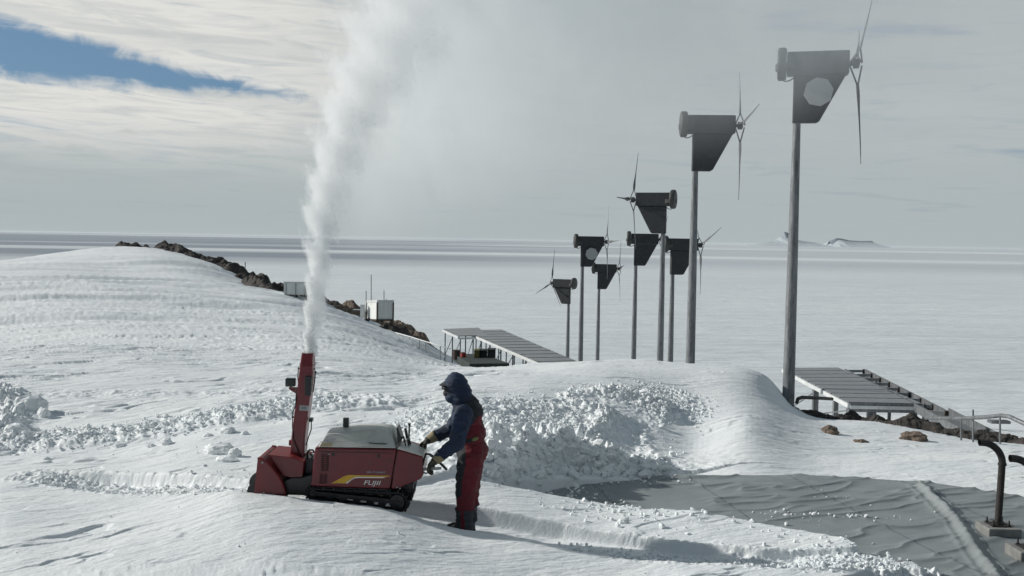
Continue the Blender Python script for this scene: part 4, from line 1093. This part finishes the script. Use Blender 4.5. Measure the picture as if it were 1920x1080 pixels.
# chute
def chsec(px0, px1, py, y0, y1):
    a = P(px0, py, YC); b_ = P(px1, py, YC)
    return [Vector((a.x,y0,a.z)), Vector((b_.x,y0,b_.z)), Vector((b_.x,y1,b_.z)), Vector((a.x,y1,a.z))]
w2 = .105
secs = [chsec(546,573,864,YC-w2,YC+w2), chsec(549,574.5,820,YC-w2,YC+w2), chsec(557.5,583,752,YC-w2,YC+w2), chsec(562,588.3,712,YC-w2,YC+w2), chsec(565,589,684,YC-w2*.95,YC+w2*.95), chsec(568,588.6,661,YC-w2*.8,YC+w2*.8)]
b = MB(); vs = [p for s_ in secs for p in s_]; n = len(secs)
fs = [(k*4+i, k*4+(i+1) % 4, (k+1)*4+(i+1) % 4, (k+1)*4+i) for k in range(n-1) for i in range(4)]+[(0,1,2,3)]
b.add(vs, fs); o = b.build('chute', M_redp, None, bevel=.02); reparent(o, root); chute = o
b = MB()
for py in (684,):
    a = P(564.5,py,YC); d_ = P(589.5,py,YC); b.box((a.x,YC-w2-.002,a.z-.004), (d_.x,YC+w2+.002,a.z+.004))
wb(b, 'clamp_band', M_redp2, chute)
m = MB(); q_ = [P(571.5,705.5), P(584.5,706.5), P(583.5,725), P(582.5,742.5), P(571,742)]
m.hexa([Vector((p.x,YC-w2-.03,p.z)) for p in q_], [Vector((p.x,YC-w2+.01,p.z)) for p in q_]); 
for i_, v in enumerate(m.v): m.v[i_] = (v[0]*1.0+(-.0), v[1], v[2])
def nearx(px, py, y): return at(px, py, y)
m = MB(); yy = YC-w2-.03
m.hexa([at(q[0],q[1],yy) for q in ((571.5,705.5),(584.5,706.5),(583.5,725),(582.5,742.5),(571,742))], [at(q[0],q[1],yy)+Vector((0,.04,0)) for q in ((571.5,705.5),(584.5,706.5),(583.5,725),(582.5,742.5),(571,742))]); wb(m, 'actuator', M_blackp, chute, bevel=.006)
m = MB(); yy = YC-w2-.003; m.hexa([at(*q,yy) for q in ((562.2,760),(579,760.8),(578.2,770.3),(561.4,769.6))], [at(*q,yy)+Vector((0,.006,0)) for q in ((562.2,760),(579,760.8),(578.2,770.3),(561.4,769.6))]); st_ = wb(m, 'sticker', M_sticker, chute)
m = MB(); m.beam(at(564,763,yy-.001), at(574,763.4,yy-.001), .002, .008); m.beam(at(565,766.6,yy-.001), at(576,767,yy-.001), .002, .006); wb(m, 'print', M_blackp, st_)
m = MB(); m.tube([P(559.5,722,YC), P(558.5,706,YC), P(559.5,691,YC)], .006, 6); m.sphere(P(560,690.5,YC), .012, 8, 6); m.tube([P(587,735,YC), P(590,715,YC), P(591.5,698,YC)], .007, 6); m.sphere(P(591.7,697.5,YC), .013, 8, 6)
m.tube([P(587,691.5,YC), P(591,692,YC)], .008, 6); m.tube([P(562,682,YC), P(564.5,682,YC)], .008, 6); wb(m, 'flap_rod', M_black, chute)
m = MB(); m.box(P(580.5,790,YC)+Vector((0,-.05,0)), P(587,783.5,YC)+Vector((0,.04,0))); m.box(P(547,780,YC-.02)+Vector((0,-.03,-.02)), P(553,784,YC-.02)+Vector((0,.03,.02))); wb(m, 'hinge', M_blackp, chute, bevel=.006)
m = MB(); m.tube([P(556,727,YC-.08), P(554.5,760,YC-.12), P(549,772,YC-.12), P(548.5,800,YC-.12), P(550,825,YC-.12), P(557,842,YC-.13), P(563,858,YC-.13)], .0065, 8, ); wb(m, 'hose', M_black, chute, smooth=True)
m = MB(); m.tube([P(584,790,YC-.08), P(583.5,805,YC-.1), P(578,821,YC-.1), P(574,835,YC-.1)], .0065, 8); wb(m, 'hose', M_black, chute, smooth=True)
m = MB(); m.tube([P(577,860,YC-.1), P(576,850,YC-.12), P(580,843.5,YC-.12), P(587,844,YC-.12), P(589,849,YC-.1)], .011, 8); m.tube([P(583,862,YC-.1), P(586,856,YC-.12), P(581,850,YC-.12)], .009, 8); wb(m, 'hose', M_black, smooth=True)
m = MB(); q_ = [P(560,726,YC), P(541.5,726,YC), P(542.5,729.5,YC), P(549,734,YC), P(555,737.5,YC), P(560,738,YC)]
m.hexa([p+Vector((0,-.02,0)) for p in q_], [p+Vector((0,.02,0)) for p in q_]); br = wb(m, 'lamp_bracket', M_redp, chute, bevel=.003)
m = MB(); a = P(535.6,724.3,YC); b_ = P(554.3,708.8,YC); m.box((a.x,YC-.04,a.z), (b_.x,YC+.05,b_.z)); lm = wb(m, 'floodlight', M_lampb if False else mat('dark_green_lamp', (.012,.022,.02), .3, var=.1), chute, bevel=.016, segs=3)
m = MB(); m.tube([P(545,724,YC), P(546.5,729,YC)], .01, 8); wb(m, 'lamp_stem', M_blackp, lm)
m = MB(); m.tube([P(545,864,YN+.12), P(549,826,YN+.14)], .001, 4)
m = MB(); m.box(P(543.5,832,YC)+Vector((0,-.06,-.01)), P(549.5,824,YC)+Vector((0,.0,.0))); wb(m, 'bracket', M_redp2, chute, bevel=.004)

# ------------------------------------------------------------------ the worker
PX = 866; PY_ = YC; fx = at(PX, 985, PY_).x
fz = Hs(fx, PY_)
per = empty('person', (fx, PY_, fz), 0, 'person in navy hooded jacket and red overalls, leaning forward with gloved hands on the blower', 'person')
sc_ = (at(PX, 698, PY_).z-fz)/1.765
def remesh(b, vox, smooth=3, rep=None):
    me = bpy.data.meshes.new('tmp'); me.from_pydata(b.v, [], b.f); me.update()
    ob = bpy.data.objects.new('tmp', me); COL.objects.link(ob)
    r_ = ob.modifiers.new('r', 'REMESH'); r_.mode = 'VOXEL'; r_.voxel_size = vox
    if smooth: s_ = ob.modifiers.new('s', 'SMOOTH'); s_.iterations = smooth; s_.factor = .5
    dg = bpy.context.evaluated_depsgraph_get(); m2 = bpy.data.meshes.new_from_object(ob.evaluated_get(dg)); bpy.data.objects.remove(ob)
    return m2
def submesh(me, sel, name, mats, midx, parent):
    V = np.empty(len(me.vertices)*3); me.vertices.foreach_get('co', V); V = V.reshape(-1, 3)
    faces = [tuple(me.polygons[i].vertices) for i in sel]
    us = sorted({v for f in faces for v in f}); mp = {v: i for i, v in enumerate(us)}
    m2 = bpy.data.meshes.new(name); m2.from_pydata([V[i] for i in us], [], [tuple(mp[v] for v in f) for f in faces])
    for mm in mats: m2.materials.append(mm)
    m2.polygons.foreach_set('material_index', midx); m2.polygons.foreach_set('use_smooth', [True]*len(faces)); m2.update()
    o = bpy.data.objects.new(name, m2); COL.objects.link(o); o.parent = parent; return o
V3 = Vector
per.scale = (sc_,)*3
# body (mostly covered): one continuous surface
b = MB()
b.sphere((-.115,0,1.595), (.088,.074,.118)); b.sphere((-.155,0,1.545), (.055,.05,.05)); b.sphere((-.207,0,1.585), (.018,.013,.022)); b.cap2(V3((-.07,0,1.52)), .06, V3((-.02,0,1.40)), .065)
b.sphere((.03,0,1.27), (.11,.16,.16)); b.sphere((.07,0,1.06), (.11,.14,.2)); b.sphere((.09,0,.92), (.12,.15,.13))
for s_ in (-1, 1):
    b.sphere((-.105,s_*.078,1.59), (.022,.012,.032))
    b.cap2(V3((.08,s_*.09,.88)), .085, V3((.03,s_*.1,.5)), .06); b.cap2(V3((.03,s_*.1,.5)), .06, V3((.04,s_*.1,.12)), .045); b.cap2(V3((.04,s_*.1,.06)), .045, V3((-.10,s_*.1,.045)), .038)
ARMN = [V3((.01,-.20,1.35)), V3((-.055,-.265,1.05)), V3((-.235,-.235,.895))]
ARMF = [V3((-.01,.20,1.35)), V3((-.13,.24,1.10)), V3((-.325,.17,1.02))]
for A in (ARMN, ARMF):
    b.cap2(A[0], .055, A[1], .045); b.cap2(A[1], .045, A[2], .032); b.sphere(A[2]+(A[2]-A[1]).normalized()*.03, .032)
me = remesh(b, .011, 2); bo = submesh(me, range(len(me.polygons)), 'body', [M_skin], [0]*len(me.polygons), per)
# clothing surface: torso, arms, legs, hood as one skin, then cut into garments
b = MB()
b.sphere((.035,0,1.27), (.165,.20,.175)); b.sphere((.075,0,1.10), (.165,.19,.21)); b.sphere((.095,0,.92), (.175,.195,.17)); b.sphere((.075,0,1.33), (.14,.19,.13))
LEG = {}
for s_, ox in ((-1,.0),(1,.03)):
    hp = V3((.085+ox*.3,s_*.095,.86)); kn = V3((.045+ox,s_*.105,.50)); an = V3((.03+ox,s_*.105,.10)); LEG[s_] = (hp, kn, an)
    b.cap2(hp, .142, kn, .112); b.cap2(kn, .112, V3((.045+ox,s_*.105,.36)), .098); b.cap2(V3((.04+ox,s_*.105,.34)), .097, an, .088)
    b.sphere((.04+ox,s_*.105,.30), (.112,.105,.035)); b.sphere((.03+ox,s_*.105,.13), (.105,.10,.04))
for A, r_ in ((ARMN,1.),(ARMF,.95)):
    b.cap2(A[0], .098*r_, A[1], .083*r_); b.cap2(A[1], .083*r_, A[2], .056*r_)
    b.sphere(A[0], (.10,.095,.10))
    for f in (.3,.6,.85): b.sphere(A[0].lerp(A[1], f), .095*r_-.008*f)
    for f in (.25,.5,.75): b.sphere(A[1].lerp(A[2], f), (.082-.022*f)*r_)
b.cap2(V3((-.03,0,1.49)), .115, V3((.03,0,1.38)), .15)
me = remesh(b, .0115, 3)
nf = len(me.polygons); C = np.array([p.center[:] for p in me.polygons]); Vv = np.empty(len(me.vertices)*3); me.vertices.foreach_get('co', Vv); Vv = Vv.reshape(-1, 3)
Nv = np.empty(len(Vv)*3); me.vertices.foreach_get('normal', Nv); Nv = Nv.reshape(-1, 3)
# cloth folds
fold = .010*fbm(Vv[:, 0]*7+Vv[:, 1]*5, Vv[:, 2]*15+Vv[:, 0]*6, 3, .5) + .010*np.clip(1-np.abs(fbm(Vv[:, 0]*5+3, Vv[:, 2]*9+Vv[:, 1]*5, 2))*4, 0, 1)
Vv = Vv + Nv*fold[:, None]; me.vertices.foreach_set('co', Vv.ravel())
def segd(C, a, b_):
    a = np.array(a); b_ = np.array(b_); e = b_-a; t = np.clip(((C-a)@e)/(e@e), 0, 1); return np.linalg.norm(C-a-t[:, None]*e, axis=1)
da = np.minimum.reduce([segd(C, A[i], A[i+1]) for A in (ARMN, ARMF) for i in (0, 1)])
dt = np.minimum(segd(C, (.08,0,1.12), (.095,0,.9))-.165, segd(C, (.085,-.1,.86), (.05,-.1,.5))-.12)
arm = (da < .105) & ((np.abs(C[:, 1]) > .155) | (C[:, 0] < -.10)) & (C[:, 2] > .83) & (da-.085 < dt+.015)
x_, z_ = C[:, 0], C[:, 2]
edge = 1.12 + np.clip((x_-.0)/.16, 0, 1)**1.3*.20
isover = (~arm) & ((z_ < .98) | ((x_ > -.005) & (z_ < edge)))
zone = np.zeros(nf, int)       # 0 red 1 black 2 slate
zone[(x_ < .022+.02*np.sin(z_*9)) & (z_ > .47+np.clip(x_, -.2, .1)*.9)] = 1
zone[(z_ > .33)&(z_ < .46)&(x_ < -.06)] = 0
zone[z_ < .305] = 2
zone[(z_ < .305) & (np.abs(x_-.012-(.30-z_)*.05) < .018)] = 0
beltz = 1.045+(x_-.02)*.25
zone[(np.abs(z_-beltz) < .022) & (x_ > -.01) & (x_ < .14)] = 1
sel = np.where(isover)[0]; submesh(me, sel, 'overalls', [M_redc, M_blkc, M_gait], zone[sel], per)
sel = np.where(~isover)[0]; mi = ((C[sel, 0] > .02) & (C[sel, 2] > 1.24) & (C[sel, 0]-.10*(1.45-C[sel, 2])/.2 > .02) & (~arm[sel])).astype(int)
submesh(me, sel, 'jacket', [M_navy, M_blkc], mi, per)
# buckle on the side strap
m = MB(); m.sphere((.135,-.185,1.08), (.038,.012,.022), M=Matrix.Rotation(R(-25),3,'Y')); m.sphere((.135,.185,1.08), (.038,.012,.022), M=Matrix.Rotation(R(-25),3,'Y')); m.build('strap_patch', M_olive, per, smooth=True)
# hood: a thick shell open at the face
b = MB(); b.sphere((-.085,0,1.62), (.135,.12,.135), M=Matrix.Rotation(R(-8),3,'Y')); b.sphere((-.095,0,1.685), (.085,.08,.085)); b.sphere((-.045,0,1.545), (.135,.125,.12)); b.sphere((-.02,0,1.475), (.135,.14,.09)); b.sphere((-.12,0,1.50), (.085,.10,.075))
me = remesh(b, .012, 3)
C = np.array([p.center[:] for p in me.polygons]); Vv = np.empty(len(me.vertices)*3); me.vertices.foreach_get('co', Vv); Vv = Vv.reshape(-1, 3); Nv = np.empty(len(Vv)*3); me.vertices.foreach_get('normal', Nv); Nv = Nv.reshape(-1, 3)
rib = np.abs((Vv[:, 2]+Vv[:, 0]*.25)*22 % 1-.5)*2; Vv = Vv+Nv*(.009*(rib**.6)-.004+.006*fbm(Vv[:, 0]*12, Vv[:, 2]*12, 2))[:, None]; me.vertices.foreach_set('co', Vv.ravel())
opening = ((C[:, 0] < -.145) & (np.abs((C[:, 2]-1.59)/.075)**2+(C[:, 1]/.072)**2 < 1))
sel = np.where(~opening)[0]; ho = submesh(me, sel, 'hood', [M_navy], [0]*len(sel), per); s_ = ho.modifiers.new('s','SOLIDIFY'); s_.thickness = .02; s_.offset = -1
# cap peak, mask, glasses
m = MB(); vs = []; 
for r_, zz in ((.0,1.655),(1.,1.625)):
    for k in range(9):
        t = R(-62+k*15.5); rad = .115+.060*r_*math.cos(t*1.2); vs.append((-.095-rad*math.cos(t), rad*math.sin(t)*.72, zz+.012*math.cos(t)*(1-r_)))
m.add(vs, [(i, i+1, 9+i+1, 9+i) for i in range(8)]); o = m.build('cap_peak', M_blkc, per); s_ = o.modifiers.new('s','SOLIDIFY'); s_.thickness = .010
m = MB(); m.tube([(-.17,-.078,1.60),(-.205,-.055,1.597),(-.222,-.02,1.594),(-.224,0,1.592),(-.222,.02,1.594),(-.205,.055,1.597),(-.17,.078,1.60)], .021, 10); m.build('sunglasses', M_lens, per, smooth=True)
b = MB(); b.sphere((-.165,0,1.535), (.062,.066,.048)); b.sphere((-.13,0,1.49), (.075,.075,.05)); me = remesh(b, .008, 2); submesh(me, range(len(me.polygons)), 'face_mask', [M_blkc], [0]*len(me.polygons), per)
# gloves with five fingers
def glove(wrist, fdir, pnorm, curl, side_, name='glove'):
    f = fdir.normalized(); nrm = (pnorm-f*pnorm.dot(f)).normalized(); s_ = f.cross(nrm)*side_     # s_ points to the thumb side
    b = MB(); W0 = wrist
    b.cap2(W0-f*.03, .040, W0+f*.02, .036)
    for k, o_ in enumerate((-.028,-.010,.010,.028)):
        b.cap2(W0+s_*o_*.8+f*.015, .024, W0+f*.085+s_*o_*1.05, .017)
    lens = (.062,.078,.082,.072)
    for k, o_ in enumerate((-.033,-.011,.011,.032)):
        p = W0+f*.088+s_*o_; d = f.copy(); ang = 0
        for j, (l, r0, r1) in enumerate(((.5,.0145,.0135),(.3,.0135,.0125),(.22,.0125,.011))):
            ang = curl*(.55+.5*j)+R(3*k); d = (f*math.cos(ang*1.0)+nrm*math.sin(ang)).normalized()
            p2 = p+d*lens[k]*l; b.cap2(p, r0, p2, r1); p = p2
    p = W0+f*.03+s_*.035; d = (f*.55+s_*.75+nrm*.35).normalized(); p2 = p+d*.045; b.cap2(p, .019, p2, .016); d = (f*.7+s_*.05+nrm*.8).normalized(); b.cap2(p2, .016, p2+d*.038, .013)
    b.v = [tuple(W0+(Vector(p)-W0)*1.22) for p in b.v]
    me = remesh(b, .0045, 2); g_ = submesh(me, range(len(me.polygons)), name, [M_glove], [0]*len(me.polygons), per)
    m = MB(); m.tube([W0-f*.075, W0-f*.05, W0-f*.01, W0+f*.012], [.064,.062,.054,.050], 18, cap=False); o = m.build('cuff', M_cuff, g_, smooth=True); sf = o.modifiers.new('s','SOLIDIFY'); sf.thickness = .006
    return g_
glove(ARMN[2]+V3((-.035,.0,-.035)), V3((-.66,.05,-.62)), V3((.35,.1,-.8)), 1.25, -1)
glove(ARMF[2]+V3((-.045,-.005,-.02)), V3((-.80,-.05,-.50)), V3((.25,-.1,-.9)), .85, 1)
# boots
for s_, ox in ((-1,-.01),(1,.03)):
    b = MB(); b.cap2(V3((.045+ox,s_*.105,.13)), .068, V3((.045+ox,s_*.105,.06)), .062); b.cap2(V3((.03+ox,s_*.105,.055)), .056, V3((-.13+ox,s_*.112,.045)), .046); b.sphere((-.03+ox,s_*.108,.075), (.08,.05,.05)); b.sphere((-.155+ox,s_*.112,.042), (.055,.05,.038)); b.sphere((.07+ox,s_*.105,.045), (.045,.05,.04))
    me = remesh(b, .008, 2); V_ = me.vertices
    for v in V_: v.co.z = max(v.co.z, .012)
    bt = submesh(me, range(len(me.polygons)), 'boot', [M_boot], [0]*len(me.polygons), per)
    out_ = [(-.215,0),(-.20,.045),(-.13,.058),(-.03,.048),(.05,.05),(.105,.035),(.118,0),(.105,-.035),(.05,-.05),(-.03,-.048),(-.13,-.058),(-.20,-.045)]
    m = MB(); m.hexa([V3((x+ox,s_*.108+y,.0)) for x, y in out_], [V3((x+ox,s_*.108+y,.022)) for x, y in out_]); m.build('sole', M_black, bt)
    m = MB()
    for k in range(4): x = -.10+k*.028+ox; m.tube([(x,s_*.108-.035,.10+k*.008),(x,s_*.108+.035,.104+k*.008)], .005, 6)
    m.build('laces', M_wdec if False else M_steel, bt)

# ------------------------------------------------------------------ the jet of snow and the mist that drifts from it
AX = [(579,668),(581,630),(586,570),(592,500),(598,440),(605,380),(620,300),(650,220),(688,130),(732,40),(780,-60),(830,-160)]
RAD = [10,12,15,19,24,30,40,56,76,100,125,150]
axp = [P(a, b_, YC) for a, b_ in AX]; axr = [r_*1.05*YC/F for r_ in RAD]
zs = np.array([p.z for p in axp]); xs_ = np.array([p.x for p in axp])
def curve_node(t, val, pts_, lo, hi):     # piecewise-linear lookup through a colour ramp, one channel
    n = t.new('ShaderNodeValToRGB'); n.color_ramp.interpolation = 'B_SPLINE' if False else 'LINEAR'
    vals = [p[1] for p in pts_]; mn, mx = min(vals), max(vals); e = n.color_ramp.elements
    e[0].position = (pts_[0][0]-lo)/(hi-lo); c_ = (pts_[0][1]-mn)/(mx-mn); e[0].color = (c_, c_, c_, 1)
    e[1].position = (pts_[-1][0]-lo)/(hi-lo); c_ = (pts_[-1][1]-mn)/(mx-mn); e[1].color = (c_, c_, c_, 1)
    for p in pts_[1:-1]:
        q = e.new((p[0]-lo)/(hi-lo)); c_ = (p[1]-mn)/(mx-mn); q.color = (c_, c_, c_, 1)
    t.put(n.inputs[0], t.mapr(val, lo, hi, 0., 1., False))
    return t.math('ADD', t.math('MULTIPLY', n.outputs[0], mx-mn), mn)
def plume_mat():
    m = bpy.data.materials.new('snow_jet'); m.use_nodes = True; t = NT(m.node_tree); t.n.clear()
    o = t.new('ShaderNodeOutputMaterial'); v = t.new('ShaderNodeVolumePrincipled'); t.l.new(v.outputs[0], o.inputs['Volume'])
    pos = t.new('ShaderNodeNewGeometry').outputs['Position']; g = t.xyz(pos)
    lo, hi = float(zs[0]), float(zs[-1])
    cx = curve_node(t, g[2], [(float(a), float(b_)) for a, b_ in zip(zs, xs_)], lo, hi)
    rr = curve_node(t, g[2], [(float(a), float(b_)) for a, b_ in zip(zs, axr)], lo, hi)
    h = t.math('SUBTRACT', g[2], lo)
    # billows that swing side to side and trail down to the right
    sh = t.comb(t.math('SUBTRACT', g[0], cx), t.math('SUBTRACT', g[1], YC), t.math('ADD', g[2], t.math('MULTIPLY', t.math('SUBTRACT', g[0], cx), .95)))
    big = t.noise(sh, 2.6, 3, .55, .6); fin = t.noise(sh, 13., 6, .74, .3)
    dx = t.math('SUBTRACT', g[0], cx); dy = t.math('SUBTRACT', g[1], YC)
    # lobes: sawtooth in height skewed to the right
    ph = t.math('MULTIPLY', t.math('POWER', t.math('MAXIMUM', h, 0.01), .82), 3.3)
    ph = t.math('ADD', ph, t.math('MULTIPLY', t.math('DIVIDE', dx, rr), .55))
    saw = t.math('PINGPONG', ph, .5)
    dxs = t.math('ADD', dx, t.math('MULTIPLY', t.math('MULTIPLY', t.math('SUBTRACT', saw, .25), rr), 1.15))
    side = t.math('MULTIPLY', t.mapr(dxs, 0., .02, 1., .62), 1.0)          # softer to the right
    dxs = t.math('MULTIPLY', dxs, side)
    d = t.math('SQRT', t.math('ADD', t.math('MULTIPLY', dxs, dxs), t.math('MULTIPLY', dy, dy)))
    e = t.math('DIVIDE', d, rr)
    grow = t.mapr(h, 0., 1.2, .12, 1., False)
    nz = t.math('ADD', t.math('MULTIPLY', t.math('SUBTRACT', big, .5), 1.9), t.math('MULTIPLY', t.math('SUBTRACT', fin, .5), 2.7))
    e = t.math('ADD', e, t.math('MULTIPLY', nz, grow))
    soft = t.mapr(h, .3, 4.5, .22, 1.0, False)
    core = t.mapr(e, 1.0, t.math('SUBTRACT', 1.0, soft))
    dh = curve_node(t, h, [(0.,32.),(.35,17.),(.8,13.),(1.4,9.),(2.1,6.5),(3.0,4.6),(4.2,2.6),(5.5,1.0)], 0., 5.5)
    dens = t.math('MULTIPLY', core, dh)
    dens = t.math('MULTIPLY', dens, t.mapr(fin, .3, .7, .45, 1.5))
    t.l.new(dens, v.inputs['Density']); v.inputs['Color'].default_value = (.975, .982, .986, 1); v.inputs['Anisotropy'].default_value = .0
    m.cycles.volume_step_rate = .25 if hasattr(m, 'cycles') and hasattr(m.cycles, 'volume_step_rate') else 1
    return m
b = MB(); b.tube([p+Vector((r_*.25, 0, 0)) for p, r_ in zip(axp, axr)], [r_*1.6+.05 for r_ in axr], 14)
pl = b.build('snow_plume', plume_mat()); tag(pl, 'tall white jet of snow blown up out of the chute', 'snow plume', kind='stuff')
def mist_mat():
    m = bpy.data.materials.new('drifting_mist'); m.use_nodes = True; t = NT(m.node_tree); t.n.clear()
    o = t.new('ShaderNodeOutputMaterial'); v = t.new('ShaderNodeVolumePrincipled'); t.l.new(v.outputs[0], o.inputs['Volume'])
    pos = t.new('ShaderNodeNewGeometry').outputs['Position']; g = t.xyz(pos)
    # distance downwind of the jet, starting further right lower down
    zc = t.math('SUBTRACT', g[2], 3.0)
    cx = curve_node(t, g[2], [(float(a), float(b_)) for a, b_ in zip(zs, xs_)], float(zs[0]), float(zs[-1]))
    u = t.math('SUBTRACT', g[0], cx)
    edge = t.mapr(u, -.25, .5)
    low = t.mapr(t.math('SUBTRACT', g[2], t.math('ADD', 3.1, t.math('MULTIPLY', t.math('MAXIMUM', u, 0.), .29))), -.3, 2.4)
    fall = t.math('ADD', t.mapr(u, .2, 4.6, .50, .0), .27)
    nn = t.mapr(t.noise(t.mapping(pos, (1.1, .8, .5), (0, R(18), 0)), .9, 6, .66, .8), .32, .68, .15, 1.9)
    ends = t.math('MULTIPLY', t.mapr(g[1], 10.4, 11.2), t.mapr(g[1], 15.5, 13.5))
    ends = t.math('MULTIPLY', ends, t.math('MULTIPLY', t.mapr(g[0], 10.5, 7.0), t.mapr(g[2], 9.2, 7.5)))
    dens = t.math('MULTIPLY', t.math('MULTIPLY', edge, low), t.math('MULTIPLY', fall, nn)); dens = t.math('MULTIPLY', dens, ends)
    t.l.new(dens, v.inputs['Density']); v.inputs['Color'].default_value = (.90, .925, .935, 1); v.inputs['Anisotropy'].default_value = .1
    return m
b = MB(); b.box((-3.2,10.4,2.4), (10.6,15.6,9.3)); mi_ = b.build('drifting_snow_mist', mist_mat()); tag(mi_, 'thin haze of fine snow drifting right across the turbines', 'mist', kind='stuff')
# flying grains inside the jet
n = 26000
k = rng.uniform(0, 1, n)**1.1*(len(axp)-3.2); i = k.astype(int); f = k-i
cxx = np.array([p.x for p in axp]); czz = zs; crr = np.array(axr)
px_ = cxx[i]*(1-f)+cxx[i+1]*f; pz_ = czz[i]*(1-f)+czz[i+1]*f; pr_ = crr[i]*(1-f)+crr[i+1]*f
lob = np.abs(((np.maximum(pz_-zs[0], .01)**.82*3.3) % 1)-.5)
gx_ = px_ + pr_*(rng.normal(0, .42, n) + np.abs(rng.normal(0, .5, n))*.8*(pz_ > zs[0]+1) - (lob-.25)*1.1)
gy_ = YC + pr_*rng.normal(0, .45, n)
sz = psize(n, .002, .0075, 3)*np.where(rng.uniform(0, 1, n) < .02, 1.7, 1.)
o = chunks('flying_snow_grains', np.stack([gx_, np.maximum(gy_, 10.5)], 1), sz, 'countless snow grains flying in the jet', lift=pz_)

# ------------------------------------------------------------------ the air
hm = bpy.data.materials.new('air'); hm.use_nodes = True; t = NT(hm.node_tree); t.n.clear()
o_ = t.new('ShaderNodeOutputMaterial'); v = t.new('ShaderNodeVolumePrincipled'); t.l.new(v.outputs[0], o_.inputs['Volume'])
v.inputs['Density'].default_value = HAZE; v.inputs['Color'].default_value = (.88, .93, .96, 1); v.inputs['Anisotropy'].default_value = .2
b = MB(); b.box((-47000,-4000,ICEZ-1), (47000,47000,11.5)); hz_ = b.build('haze', hm); tag(hz_, 'pale even haze over the far sea ice', 'haze', kind='stuff')
